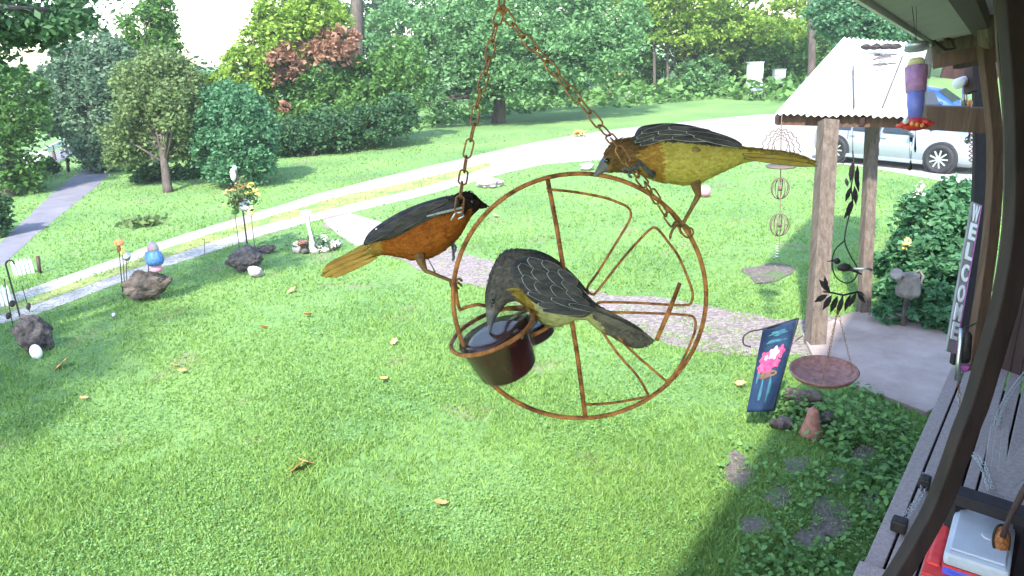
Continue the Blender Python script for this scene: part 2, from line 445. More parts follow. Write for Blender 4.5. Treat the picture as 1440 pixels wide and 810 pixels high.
def tree(name, label, cat, bx, by, d, blobs_px, key, n, leaf, tr=.1, group=None, base=None, limbs=True, extra=None, clump=.3, flat=.55, dead=0):
    if base is None:
        base = ground_under(bx, by, d) if d else Z(bx, by)
    base = V(base); D = dep(P(bx, by, d)) if d else dep(base)
    s = D / 1000
    t = thing(name, label, cat, base, group)
    bl = []
    for b in blobs_px:
        px, py, rx, ry = b[:4]; off = b[4] if len(b) > 4 else 0
        c = P(px, py, D + off); k = (D + off) / 1000
        bl.append((tuple(c), (rx * k, rx * k * .9, ry * k)))
    mb = MB()
    top = max(bl, key=lambda q: q[0][2])[0]
    cen = np.mean([b[0] for b in bl], 0)
    p1 = base + (V(tuple(cen)) - base) * .5 + V((rnd.uniform(-.1, .1), rnd.uniform(-.1, .1), 0)) * 1.5
    p1.x = base.x + (cen[0] - base.x) * .4; p1.y = base.y + (cen[1] - base.y) * .4
    pts = [base - V((0, 0, .1)), base + V((0, 0, .15)), base.lerp(p1, .5), p1, V(top)]
    mb.tube(pts, [tr * 1.5, tr * 1.15, tr, tr * .8, tr * .15], 9)
    if limbs:
        for c, r in bl:
            for q in range(2):
                e = V(c) + V((rnd.uniform(-.6, .6) * r[0], rnd.uniform(-.6, .6) * r[1], rnd.uniform(-.2, .6) * r[2]))
                a = base.lerp(p1, rnd.uniform(.6, 1))
                mid = a.lerp(e, .5) + V((0, 0, .12 * r[2]))
                mb.tube([a, mid, e], [tr * .4, tr * .25, tr * .06], 6)
    mb.build('trunk', 'bark', t, smooth=True)
    n = int(n * 2.4); leaf = leaf * .7
    pts = crown_points(bl, n, clump, flat)
    pts = pts[pts[:, 2] > .03]
    cr = fast_mesh('crown', leaf_cards(pts, leaf), 4, key, t)
    if extra:
        for (nm, eb, ek, en, el) in extra:
            b2 = []
            for b in eb:
                off = b[4] if len(b) > 4 else 0
                k = (D + off) / 1000
                b2.append((tuple(P(b[0], b[1], D + off)), (b[2] * k, b[2] * k * .8, b[3] * k)))
            q = crown_points(b2, en, .35, flat)
            fast_mesh(nm, leaf_cards(q[q[:, 2] > .03], el), 4, ek, t)
    return t

def in_poly(pts, poly):
    x, y = pts[:, 0], pts[:, 1]; r = np.zeros(len(x), bool); j = len(poly) - 1
    for i in range(len(poly)):
        xi, yi = poly[i][0], poly[i][1]; xj, yj = poly[j][0], poly[j][1]
        c = ((yi > y) != (yj > y)) & (x < (xj - xi) * (y - yi) / (yj - yi + 1e-12) + xi)
        r ^= c; j = i
    return r
def smoothpath(pts, k=6):
    out = []
    n = len(pts)
    for i in range(n - 1):
        p0, p1, p2, p3 = pts[max(i - 1, 0)], pts[i], pts[i + 1], pts[min(i + 2, n - 1)]
        for q in range(k):
            t = q / k
            out.append([.5 * ((2 * p1[a]) + (-p0[a] + p2[a]) * t + (2 * p0[a] - 5 * p1[a] + 4 * p2[a] - p3[a]) * t * t + (-p0[a] + 3 * p1[a] - 3 * p2[a] + p3[a]) * t ** 3) for a in range(len(p1))])
    out.append(list(pts[-1]))
    return out
NOGRASS = []
def strip(name, left, right, key, z, wob=.05):
    """a road sheet between two pixel-traced borders, on the ground"""
    L = [Z(*p) for p in smoothpath(left, 5)]; Rr = [Z(*p) for p in smoothpath(right, 5)]
    for q in L + Rr:
        s = min(.1, wob * dep(q) / 25)
        q.x += rnd.uniform(-s, s); q.y += rnd.uniform(-s, s)
    mb = MB(); n = len(L)
    vs_ = [V((q.x, q.y, z)) for q in L + Rr]
    mb.add(vs_, [(i, i + 1, n + i + 1, n + i) for i in range(n - 1)])
    o = mb.build(name, key, fixn=False)
    me = o.data
    if len(me.polygons) and me.polygons[0].normal.z < 0: me.flip_normals()
    tag(o, kind='structure')
    NOGRASS.append([(q.x, q.y) for q in L] + [(q.x, q.y) for q in Rr[::-1]])
    return o

# ================================================================== THE SETTING
mb = MB()
def gz(x, y): return 0.0
# one big lawn sheet, finer near the camera so that the horizon is reached
xs = [-600, -200, -80, -40, -20, -10, 0, 10, 20, 40, 80, 200, 600]
ys = [-200, -40, -10, 0, 5, 10, 20, 40, 80, 200, 900]
gv = [V((x, y, 0)) for y in ys for x in xs]
mb.add(gv, [(j * 13 + i, j * 13 + i + 1, (j + 1) * 13 + i + 1, (j + 1) * 13 + i) for j in range(len(ys) - 1) for i in range(12)])
tag(mb.build('ground', 'lawn', fixn=False), kind='structure')

strip('driveway', [(-60, 436), (27, 411), (167, 362), (233, 338), (317, 312), (400, 287), (480, 264), (600, 235), (700, 212), (760, 199), (850, 184), (950, 173), (1100, 160), (1250, 168), (1420, 190)],
      [(-60, 466), (0, 456), (67, 437), (167, 398), (233, 375), (300, 354), (390, 325), (480, 302), (580, 279), (640, 263), (720, 242), (800, 228), (1000, 221), (1190, 232), (1360, 262)], 'gravel_bright', .004)
NOGRASS_TRACK = NOGRASS.pop()
mid = strip('driveway_grass_strip', [(-60, 446), (27, 424), (167, 375), (233, 350), (317, 323), (400, 299), (480, 276), (540, 264), (600, 250), (690, 228)],
      [(-60, 457), (0, 443), (67, 422), (167, 386), (283, 346), (367, 318), (430, 303), (490, 288), (600, 262), (690, 234)], 'mid_strip', .008, .02)
MID = NOGRASS.pop()
strip('asphalt_road', [(-90, 430), (0, 342), (40, 304), (77, 269), (115, 241), (135, 228), (150, 212)],
      [(-90, 470), (0, 378), (60, 323), (100, 291), (127, 270), (152, 246), (172, 222)], 'asphalt', .004, .03)
strip('far_road', [(-40, 262), (5, 245), (60, 222), (112, 197)], [(-40, 286), (10, 262), (62, 238), (118, 206)], 'asphalt', .004, .03)
strip('footpath', [(452, 310), (480, 303), (510, 305), (560, 325), (640, 350), (700, 372), (780, 398), (860, 412), (1000, 432), (1110, 448), (1190, 445)],
      [(456, 318), (490, 334), (520, 348), (590, 380), (660, 403), (740, 432), (840, 456), (920, 480), (1000, 496), (1060, 501), (1150, 503)], 'dirt_path', .006, .22)
pad = [Z(x, y) for x, y in [(1128, 474), (1190, 446), (1232, 438), (1290, 452), (1350, 486), (1345, 560), (1302, 586), (1240, 562), (1200, 546), (1150, 522)]]
mb = MB(); mb.prism([V((q.x, q.y, -.02)) for q in pad], V((0, 0, 1)), .07)
tag(mb.build('concrete_path', 'concrete', bevel=.01), kind='structure')
NOGRASS.append([(q.x, q.y) for q in pad])
# pale paving slab at the start of the footpath
mb = MB(); q = [Z(x, y) for x, y in [(455, 312), (492, 302), (548, 318), (540, 342), (500, 346), (478, 332)]]
mb.prism([V((a.x, a.y, -.01)) for a in q], V((0, 0, 1)), .05)
tag(mb.build('paving_slab', 'stone_pale', bevel=.01), 'pale flat stone slab at the driveway end of the footpath', 'slab')
NOGRASS.append([(a.x, a.y) for a in q])

# ------------------------------------------------------------------ grass, clover, weeds
SOIL = [(1037, 662, 20, 26), (1165, 728, 28, 34), (1118, 655, 18, 14), (1080, 385, 34, 14), (1095, 700, 20, 14), (1215, 640, 20, 12), (1140, 760, 30, 14), (1180, 672, 18, 14), (1060, 740, 22, 16), (1225, 705, 16, 18)]
def not_soil(px, py, keep=.15):
    k = np.ones(len(px), bool)
    for (x, y, rx, ry) in SOIL: k &= ~((((px - x) / rx) ** 2 + ((py - y) / ry) ** 2 < 1) & (rg.uniform(0, 1, len(px)) > keep))
    return k
def on_ground(x, y):
    dx = (x - 720) / 1000; dy = (405 - y) / 1000
    F, Rr, U = map(np.array, (FW, RT, UP))
    v = F[None] + dx[:, None] * Rr + dy[:, None] * U
    t = -H / v[:, 2]
    return v * t[:, None] + np.array([0, 0, H]), t
N = 330000
px = rg.uniform(-160, 1500, N); py = 180 + (rg.uniform(0, 1, N) ** .8) * 720
g, t = on_ground(px, py)
ok = (t < 30) & (t > 0) & not_soil(px, py)
over = np.sin(g[:, 0] * 4.1 + 2 * np.sin(g[:, 1] * 3.3)) * np.sin(g[:, 1] * 5.2 + 2 * np.sin(g[:, 0] * 2.9)) + .5 * rg.normal(size=N)
for poly in NOGRASS: ok &= ~(in_poly(g, poly) & ~((over > .42) & (len(poly) > 60) & (t < 13)))
tr = in_poly(g, NOGRASS_TRACK) & ~in_poly(g, MID)
ok &= ~(tr & (rg.uniform(0, 1, N) > .04))
ok &= g[:, 2] < 1
bald = np.sin(g[:, 0] * 1.15 + 1.3 * np.sin(g[:, 1] * .9) + .5) * np.sin(g[:, 1] * 1.05 + 1.1 * np.sin(g[:, 0] * 1.3)) + .25 * np.sin(g[:, 0] * 5 + 3 * np.sin(g[:, 1] * 4))
ok &= ~((bald > .62) & (rg.uniform(0, 1, N) < .55))
g, t = g[ok], t[ok]; g[:, 2] = 0
g[:, :2] += rg.normal(size=(len(g), 2)) * .015
n = len(g)
patch = .5 + .5 * np.sin(g[:, 0] * 1.9 + 2 * np.sin(g[:, 1] * .8)) * np.cos(g[:, 1] * 1.3 + g[:, 0] * .7)
h = rg.uniform(.016, .044, n) * (1 + t * .02) * (.75 + .6 * patch)
w = rg.uniform(.0035, .007, n) * (t / 5) ** .9
a = rg.uniform(0, 2 * np.pi, n); dx = np.stack([np.cos(a), np.sin(a), np.zeros(n)], 1)
le = rg.normal(size=(n, 2)) * .55
tip = g + np.stack([le[:, 0] * h, le[:, 1] * h, h], 1)
vv = np.stack([g - dx * w[:, None], g + dx * w[:, None], tip], 1)
tag(fast_mesh('grass', vv, 3, 'grass'), 'short green lawn grass growing on the yard', kind='stuff')
# clover: patches of small flat leaflets
NC = 60000
px = rg.uniform(-100, 1300, NC); py = rg.uniform(380, 880, NC)
g, t = on_ground(px, py)
f = np.sin(g[:, 0] * 2.3 + 1.7 * np.sin(g[:, 1] * 1.7)) + np.cos(g[:, 1] * 2.9 + np.sin(g[:, 0] * 3.1)) + .35 * rg.normal(size=NC)
ok = (f > .15) & not_soil(px, py)
for poly in NOGRASS: ok &= ~in_poly(g, poly)
g, t = g[ok], t[ok]; n = len(g)
g[:, 2] = rg.uniform(.02, .055, n)
def flat_leaves(c, s, tilt=.35, ar=1.0):
    n = len(c)
    nr = rg.normal(size=(n, 3)) * tilt; nr[:, 2] += 1; nr /= np.linalg.norm(nr, axis=1)[:, None]
    u = rg.normal(size=(n, 3)); u -= nr * (u * nr).sum(1)[:, None]; u /= np.linalg.norm(u, axis=1)[:, None]
    w = np.cross(nr, u); s = s[:, None]
    return np.stack([c - u * s * ar, c + w * s * .6 - u * s * .2 * ar, c + w * s * .45 + u * s * .6 * ar, c + u * s * ar, c - w * s * .45 + u * s * .6 * ar, c - w * s * .6 - u * s * .2 * ar], 1)
tag(fast_mesh('clover_leaves', flat_leaves(g, rg.uniform(.005, .0115, n) * (t / 5) ** .5), 6, 'clover'), 'pale green clover growing in patches through the lawn', kind='stuff')
# weedy bed by the porch edge
def weed_bed(name, polypx, n, size, hmax, key, label, dens=1.2):
    xs = [p[0] for p in polypx]; ys = [p[1] for p in polypx]
    px = rg.uniform(min(xs), max(xs), n); py = rg.uniform(min(ys), max(ys), n)
    k = in_poly(np.stack([px, py], 1), polypx) & not_soil(px, py)
    g, t = on_ground(px[k], py[k])
    f = np.sin(g[:, 0] * 3.3 + 2 * np.sin(g[:, 1] * 2.1)) + np.cos(g[:, 1] * 4.1 + 2 * np.sin(g[:, 0] * 2.7)) + .6 * rg.normal(size=len(g))
    g = g[f > -dens]; f = f[f > -dens]
    hh = hmax * (.35 + .4 * np.clip(f + .8, 0, 2))
    g[:, 2] = rg.uniform(.01, 1, len(g)) * hh
    return tag(fast_mesh(name, flat_leaves(g, rg.uniform(.5, 1.3, len(g)) * size, .55), 6, key), label, kind='stuff')
weed_bed('weeds', [(1040, 585), (1090, 560), (1200, 548), (1300, 590), (1290, 650), (1225, 800), (1200, 900), (900, 900), (960, 760), (1010, 660)], 9000, .024, .10, 'leaf_weed', 'leafy green weeds growing along the porch edge', .1)
weed_bed('weeds', [(1060, 560), (1120, 545), (1200, 545), (1300, 588), (1285, 690), (1240, 740), (1190, 690), (1160, 640), (1080, 620)], 5000, .030, .15, 'leaf_weed', 'taller leafy weeds around the terracotta bell', .4)
weed_bed('low_plants', [(830, 138), (900, 128), (1010, 118), (1110, 116), (1150, 128), (1100, 145), (1000, 140), (900, 150), (850, 155)], 5000, .22, 1.1, 'leaf_weed', 'bright low plants along the back edge of the lawn', .9)
weed_bed('fringe_plants', [(590, 172), (700, 150), (850, 132), (850, 150), (700, 165), (600, 180)], 2500, .2, .6, 'leaf_mid', 'low green plants under the big spreading tree', .9)

# ------------------------------------------------------------------ trees and shrubs
BT = 'trees along the back of the lawn'
tree('shade_tree', 'large leafy tree at the back left edge with dark green crown', 'tree', 12, 262, 20, [(10, 140, 50, 50), (-30, 200, 70, 70), (40, 115, 28, 26, .5), (20, 210, 40, 45), (-80, 120, 90, 80), (30, 250, 25, 30)], 'leaf_mid', 9000, .13, .16, BT)
tree('willow_tree', 'greyish green drooping tree behind the asphalt road end', 'tree', 140, 240, 24, [(110, 110, 38, 42), (95, 165, 32, 40), (140, 150, 40, 55), (150, 205, 40, 36), (120, 85, 26, 26), (165, 90, 30, 40), (130, 62, 30, 24), (70, 110, 26, 24), (95, 75, 22, 16)], 'leaf_grey', 13000, .13, .15, BT, flat=.9)
tree('lawn_tree', 'tall olive green tree with bare lower trunk beside the asphalt road', 'tree', 237, 270, 0, [(215, 125, 46, 36, .4), (248, 150, 26, 36, -.3), (196, 165, 28, 30), (176, 200, 28, 30, .6), (252, 200, 30, 22, .5), (228, 92, 36, 20, .3), (190, 112, 26, 24, .8), (268, 118, 16, 22)], 'leaf_olive', 11000, .10, .11, BT, flat=.9, clump=.42)
tree('tall_tree', 'tall bright green tree rising behind the olive tree', 'tree', 215, 240, 25, [(205, 45, 36, 40), (222, 15, 24, 30), (185, 85, 34, 36), (235, 70, 20, 28), (180, 130, 30, 34), (165, 110, 22, 20), (215, -30, 20, 26)], 'leaf_mid', 9000, .13, .16, BT)
tree('round_tree', 'round dense blue-green tree with its crown down to the lawn', 'tree', 332, 262, 0, [(328, 175, 55, 55), (345, 215, 42, 38, -.4), (300, 205, 32, 38, -.3), (322, 140, 36, 26), (362, 190, 26, 34), (320, 238, 26, 16, -.6), (300, 160, 30, 30)], 'leaf_blue', 20000, .10, .12, BT, clump=.22, flat=.7)
tree('dark_shrub', 'low dark shrub under the olive tree', 'shrub', 215, 272, 21.5, [(212, 250, 24, 24), (196, 240, 16, 22), (270, 245, 26, 18, .5), (300, 248, 20, 14, .5)], 'leaf_dark', 4500, .12, .05, 'shrubs at the lawn edge', limbs=False)
tree('small_bush', 'small dark rounded bush between the two roads', 'bush', 66, 250, 0, [(66, 234, 13, 13), (60, 238, 10, 9)], 'leaf_dark', 900, .1, .03, 'shrubs at the lawn edge', limbs=False)
tree('edge_bush', 'dark bush at the left picture edge beside the asphalt road', 'bush', 0, 335, 0, [(-4, 305, 14, 30), (-30, 290, 30, 40), (5, 285, 9, 18)], 'leaf_dark', 2600, .09, .04, 'shrubs at the lawn edge', limbs=False)
tree('back_tree', 'light green tree behind the round blue-green tree', 'tree', 330, 200, 27, [(378, 62, 38, 40), (400, 20, 44, 36), (322, 122, 34, 26), (345, 100, 40, 34), (290, 130, 24, 24), (345, 88, 22, 20), (405, 60, 36, 36), (440, 20, 46, 30)], 'leaf_lime', 13000, .15, .18, BT)
tree('copper_tree', 'tree with coppery red sprays of leaves among dark green', 'tree', 470, 205, 28, [(400, 130, 44, 50), (450, 110, 56, 40), (520, 120, 50, 45), (420, 175, 46, 34, -.5), (490, 165, 60, 38, -.6), (550, 140, 40, 40), (385, 165, 24, 34), (560, 90, 40, 36)], 'leaf_mid', 17000, .15, .2, BT,
     extra=[('copper_leaves', [(405, 78, 30, 22, -1.3), (392, 105, 9, 9, -1.3), (415, 98, 10, 12, -1.2), (468, 60, 32, 20, -1.2), (488, 52, 15, 14, -1.2), (445, 68, 11, 9, -1.2), (400, 150, 7, 7, -2)], 'leaf_copper', 6500, .14)])
tree('dark_bush', 'dark green bush mass at the foot of the copper tree', 'bush', 440, 214, 25.5, [(410, 190, 34, 24), (460, 180, 40, 26, .3), (520, 170, 38, 24, .8), (560, 155, 30, 24, 1.2), (385, 200, 22, 18)], 'leaf_dark', 9000, .13, .06, 'shrubs at the lawn edge', limbs=False)
tree('spreading_tree', 'largest pale green tree with sprays hanging low over the lawn', 'tree', 700, 150, 34, [(640, 120, 52, 40, -1), (620, 70, 56, 40, -1), (690, 60, 70, 50, -1.5), (760, 70, 70, 50, -1.5), (840, 60, 60, 40, -1), (720, 110, 50, 26, -2), (800, 110, 40, 22, -1), (650, 10, 70, 44, -.5), (760, 10, 80, 44, -.5), (860, 25, 50, 40), (600, 145, 22, 20, -1.5), (560, 40, 40, 40)], 'leaf_maple', 30000, .17, .3, BT, clump=.3, flat=.4)
tree('lime_tree', 'tree with bright lime leaves above the thin grey trunks', 'tree', 935, 118, 46, [(930, 20, 46, 14, -1), (960, 45, 50, 12, -1.3), (1010, 25, 60, 16, -1), (1080, 40, 60, 14, -1.4), (1120, 10, 50, 20), (1000, 70, 40, 12), (900, 50, 30, 10, -1), (950, -20, 120, 24), (1150, 40, 34, 10, -1)], 'leaf_lime', 15000, .2, .14, BT, flat=.3)
tree('under_tree', 'darker green tree beneath the lime leaved tree', 'tree', 1040, 112, 47, [(1000, 60, 56, 30), (1060, 80, 60, 30), (1110, 90, 40, 26, -1), (980, 95, 40, 22, -1), (1150, 70, 46, 34, .5), (890, 95, 44, 26, .6), (1060, 50, 60, 26)], 'leaf_mid', 14000, .2, .2, BT, flat=.5)
tree('bush_clump', 'rounded bright bush left of the white hive boxes', 'bush', 985, 134, 45, [(985, 105, 34, 26), (1010, 118, 22, 16), (955, 120, 20, 14)], 'leaf_maple', 4000, .18, .06, 'shrubs at the lawn edge', limbs=False)
tree('back_evergreen', 'blue-green tree behind the white canopy roof', 'tree', 1210, 100, 30, [(1200, 30, 50, 26), (1250, 45, 50, 22), (1170, 15, 36, 22), (1280, 30, 40, 34), (1230, 5, 60, 26)], 'leaf_blue', 9000, .16, .18, BT, flat=.5)
# trunks one can tell apart at the back
for (x0, y0, x1, y1, r, lb) in [(922, 112, 918, 40, .10, 'thin pale trunk left of the pair beneath the lime leaves'), (941, 110, 936, 42, .09, 'thin pale trunk right of the pair beneath the lime leaves'), (492, 70, 500, -40, .38, 'thick dark trunk above the copper leaves'), (1145, 110, 1140, 10, .2, 'grey trunk behind the left slope of the canopy roof')]:
    D = 45 if r < .15 else 36
    b = ground_under(x0, y0, D)
    tt = thing('tree', lb, 'tree', b, BT)
    mb = MB(); tp = P(x1, y1, D)
    mb.tube([b - V((0, 0, .1)), b.lerp(tp, .3), b.lerp(tp, .65) + V((.05, 0, 0)), tp, tp + (tp - b) * .9], [r * 1.3, r, r * .9, r * .8, r * .3], 9)
    mb.build('trunk', 'bark', tt, smooth=True)
    cc = tp + (tp - b) * .9
    bl = [(tuple(cc + V((rnd.uniform(-1.2, 1.2), rnd.uniform(-1, 1), rnd.uniform(-.5, 1.5)))), (1.6, 1.5, 1.1)) for _ in range(4)]
    fast_mesh('crown', leaf_cards(crown_points(bl, 2200), .2), 4, 'leaf_mid', tt)
# second row of tall trees, then the wood
k = 0
for X, Y, hh in [(-8.5, 52, 14), (-1, 54, 16), (5, 55, 16), (11, 56, 16), (17, 57, 16), (24, 56, 16), (31, 54, 15), (38, 50, 15), (45, 44, 14)]:
    b = V((X, Y, 0)); lab = ['tall tree in the row behind the lawn trees', 'dense tall tree in the dark row behind'][k % 2]
    bl = [(tuple(b + V((rnd.uniform(-2, 2), rnd.uniform(-1.5, 1), hh * q))), (3.2, 3, 1.9)) for q in (.2, .35, .5, .65, .8, .95)]
    tt = thing('forest_tree', 'tall dense tree in the dark row behind the lawn trees', 'tree', b, 'tall dense trees of the back row')
    mb = MB(); mb.tube([b - V((0, 0, .1)), b + V((.1, 0, hh * .5)), b + V((0, 0, hh * .9))], [.35, .25, .08], 8)
    mb.build('trunk', 'bark', tt, smooth=True)
    q = crown_points(bl, 7500, .3, .5)
    fast_mesh('crown', leaf_cards(q[q[:, 2] > .1], .26), 4, ['leaf_dark', 'leaf_mid'][k % 2], tt)
    k += 1
bl = [((x, 68 + 5 * math.sin(x), z), (7, 3, 3.5)) for x in range(-8, 72, 7) for z in (2, 6, 10, 14, 17)]
bl += [((-16 - i * 8, 62, z), (6, 3, 1.6)) for i in range(7) for z in (1, 2.2)]
q = crown_points(bl, 42000, .35, .6)
tag(fast_mesh('woods', leaf_cards(q[q[:, 2] > .1], .42), 4, 'leaf_dark'), 'dark woods closing off the yard', kind='stuff')
# big near tree whose branches reach into the top left corner
b = V((-8.5, 4.6, 0))
t_ = thing('maple_tree', 'near tree whose sparse leafy branches hang into the top left corner', 'tree', b)
cs = [(P(20, 0, 8.5), (1.0, .8, .42)), (P(70, 14, 8.0), (.42, .4, .2)), (P(-20, 45, 8.2), (.5, .6, .4)), (P(-120, 0, 8), (1.4, 1.2, .8)),
      (V((-9, 5, 5.2)), (2.2, 2.0, 1.5)), (V((-10, 3.5, 6)), (2, 2, 1.6)), (V((-8, 3.6, 6.2)), (1.9, 1.6, 1.3)), (V((-9.8, 1.0, 5.6)), (2.0, 1.8, 1.3)), (V((-8.2, 1.0, 6.2)), (1.8, 1.8, 1.2))]
mb = MB(); mb.tube([b - V((0, 0, .1)), b + V((0, .1, 1.5)), b + V((-.2, 0, 3)), b + V((-.4, -.3, 6))], [.34, .27, .22, .08], 10)
for c, r in cs:
    c = V(c); mb.tube([b + V((-.15, 0, 2.6)), (b + V((0, 0, 3.4))).lerp(c, .5) + V((0, 0, .4)), c], [.14, .08, .02], 6)
mb.build('trunk', 'bark', t_, smooth=True)
near = [(tuple(c), r) for c, r in cs[:4]] + [(tuple(P(50, 40, 8.4)), (.35, .4, .16)), (tuple(P(90, 24, 8.2)), (.22, .3, .12))]; far = [(tuple(c), r) for c, r in cs[4:]]
fast_mesh('crown', np.concatenate([leaf_cards(crown_points(near, 11000, .3, .5), .06), leaf_cards(crown_points(far, 11000, .3, .5), .12)]), 4, 'leaf_dark', t_)
# tuft in the far lawn
mb = MB()
b = Z(200, 318); pts = np.array(b)[None] + rg.normal(size=(260, 3)) * np.array([.22, .12, .07]); pts[:, 2] = np.abs(pts[:, 2]) + .05
o = fast_mesh('weed_tuft', leaf_cards(pts, .09, -.5), 4, 'leaf_olive', loc=tuple(b))
tag(o, 'small brownish weed tuft standing in the far lawn', 'plant')
# leafy shrub to the right, by the porch
sh = Z(1310, 462)
tt = thing('hydrangea_bush', 'large leafy blue-green bush beside the porch above the concrete path', 'bush', sh)
bl = []
for x, y, rx, ry, o_ in [(1310, 300, 40, 34, .7), (1340, 275, 28, 24, .8), (1350, 330, 34, 40, .4), (1290, 350, 36, 30, .4), (1330, 400, 40, 36, 0), (1262, 400, 26, 28, .5), (1300, 430, 26, 26, -.1), (1345, 440, 30, 28, -.2), (1250, 440, 20, 16, .1), (1240, 365, 16, 20, .8)]:
    D = dep(sh) + o_; bl.append((tuple(P(x, y, D)), (rx * D / 1000, rx * D / 1100, ry * D / 1000)))
mb = MB()
for c, r in bl: mb.tube([sh + V((rnd.uniform(-.2, .2), rnd.uniform(-.2, .2), -.05)), sh.lerp(V(c), .6), V(c)], [.02, .014, .005], 5)
mb.build('trunk', 'bark', tt)
q = crown_points(bl, 15000, .32, .8); q = q[q[:, 2] > .03]
fast_mesh('foliage', leaf_cards(q, .06, .15, 1.5), 4, 'leaf_blue', tt)
for x, y, kk in [(1293, 266, 'cream'), (1275, 342, 'yellow')]:
    D = dep(sh) - .1; c = P(x, y, D + .25)
    q = np.array(c)[None] + rg.normal(size=(60, 3)) * np.array([.025, .025, .035])
    fast_mesh('flower_head', leaf_cards(q, .028, -.6), 4, kk, tt)

# ================================================================== PORCH, over and beside the camera
def rectquad(a, b, c, d, th, nrm):
    m = MB(); m.prism([a, b, c, d], nrm, th); return m
h0, h1 = Z(1213, 790, .7), Z(1318, 557, .7)
hd = (h1 - h0).normalized(); hs = V((hd.y, -hd.x, 0))        # along the deck edge, and towards the house
porch = thing('porch', 'grey plank porch with dark wooden posts under a pale panelled roof', 'porch', V((h0.x, h0.y, 0)))
# deck planks run along the edge
far = h0 + hd * ((h1 - h0).length * 1.28)
nearp = h0 - hd * .02
dl = (far - nearp).length
pw = [.10, .072, .07, .07, .075, .10, .14, .14, .14, .14, .14, .14, .14, .14]
off = 0
for i, w_ in enumerate(pw):
    m = MB()
    a = nearp + hs * (off + w_ / 2) - V((0, 0, .02)) - (hd * 0 if i < 1 else hd * 2.2)
    m.beam(a, far + hd * (.0 if i < 4 else .75) + hs * (off + w_ / 2) - V((0, 0, .02 + .001 * (i % 2))), w_ - .014, .04)
    m.build('plank', 'deck', porch, bevel=.004)
    off += w_
m = MB(); m.box((nearp + far) / 2 + hs * 1.05 - hd * 1.1 - V((0, 0, .085)), (2.0, dl + 2.0, .03), (hs, hd, V((0, 0, 1)))); m.build('gap_shade_sheet', 'black_wood', porch)  # black sheet added below the planks, its colour gives the gaps their shade
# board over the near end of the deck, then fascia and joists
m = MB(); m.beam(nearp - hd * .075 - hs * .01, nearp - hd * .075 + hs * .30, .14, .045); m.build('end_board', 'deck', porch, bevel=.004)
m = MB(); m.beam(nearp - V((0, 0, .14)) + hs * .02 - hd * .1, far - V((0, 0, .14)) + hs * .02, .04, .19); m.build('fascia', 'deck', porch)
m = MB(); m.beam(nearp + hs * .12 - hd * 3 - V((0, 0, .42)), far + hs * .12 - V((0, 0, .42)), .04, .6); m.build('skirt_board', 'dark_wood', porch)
# second level of diagonal boards on the house side of the near post
base = P(1415, 640, 3.3)
# bowed near post
def ribbon_post(name, pts, w, dpt, key, parent, bev=.006):
    """pts: pixel centre, depth; square timber following them"""
    m = MB(); rings = []
    sp = smoothpath([list(P(x, y, d)) for x, y, d in pts], 4)
    X = RT; Yd = (FW - FW.dot(V((0, 0, 1))) * V((0, 0, 1))).normalized()
    for q in sp:
        q = V(q)
        rings.append([q - X * w / 2 - Yd * dpt / 2, q + X * w / 2 - Yd * dpt / 2, q + X * w / 2 + Yd * dpt / 2, q - X * w / 2 + Yd * dpt / 2])
    m.loft(rings)
    return m.build(name, key, parent, bevel=bev)
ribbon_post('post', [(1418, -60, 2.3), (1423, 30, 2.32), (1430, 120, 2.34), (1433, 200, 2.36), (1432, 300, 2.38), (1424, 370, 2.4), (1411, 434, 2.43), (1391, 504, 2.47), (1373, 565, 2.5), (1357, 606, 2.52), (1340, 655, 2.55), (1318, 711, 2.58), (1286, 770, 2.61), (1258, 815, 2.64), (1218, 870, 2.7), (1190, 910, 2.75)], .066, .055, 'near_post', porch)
ribbon_post('post', [(1382, 40, 5.2), (1390, 110, 5.3), (1399, 200, 5.4), (1396, 300, 5.5), (1384, 400, 5.6), (1374, 465, 5.7), (1366, 520, 5.79)], .085, .08, 'brown_wood', porch)
ribbon_post('black_strip', [(1378, 60, 5.9), (1380, 150, 5.95), (1380, 240, 6.0), (1375, 330, 6.0), (1366, 400, 6.0), (1354, 470, 6.0), (1348, 512, 6.0)], .13, .05, 'black_wood', porch)  # plain black upright behind the sign and the brown post
# pale edge strips on the near post
ribbon_post('corner_strip', [(1398, -40, 2.45), (1403, 60, 2.45), (1410, 130, 2.45), (1414, 200, 2.45), (1413, 300, 2.45), (1405, 375, 2.45), (1398, 410, 2.45)], .010, .012, 'post_wood', porch, .001)
# roof: eave line over the camera
A1, A0 = P(1312, 62, 5.5), P(1215, 0, 3.0)
ed = (A0 - A1)
en = V((ed.y, -ed.x, 0)).normalized() * -1
if en.x < 0: en = -en
rise = V((0, 0, .20))
nE = 5
def roofpt(t, u): return A1 + ed * t + (en + rise) * u
for i in range(nE):
    for j in range(2):
        t0, t1 = i * .62 + .004, (i + 1) * .62 - .004
        u0, u1 = .02 + j * 1.7 + .003, .02 + (j + 1) * 1.7 - .003
        m = rectquad(roofpt(t0, u0), roofpt(t1, u0), roofpt(t1, u1), roofpt(t0, u1), .02, V((0, 0, 1)))
        m.build('ceiling_panel', 'soffit', porch)
m = rectquad(roofpt(-.02, .0) + V((0, 0, .05)), roofpt(nE * .62, .0) + V((0, 0, .05)), roofpt(nE * .62, 3.5) + V((0, 0, .05)), roofpt(-.02, 3.5) + V((0, 0, .05)), .05, V((0, 0, 1)))
m.build('roof', 'soffit', porch)
m = MB(); m.beam(roofpt(0, .34) - V((0, 0, .02)), roofpt(nE * .62, .34) - V((0, 0, .03)), .10, .09); m.build('eave_beam', 'dark_wood', porch, bevel=.004)
m = MB(); m.beam(roofpt(-.03, .0) + V((0, 0, .03)), roofpt(nE * .62, .0) + V((0, 0, .03)), .02, .10); m.build('fascia', 'white_paint', porch)
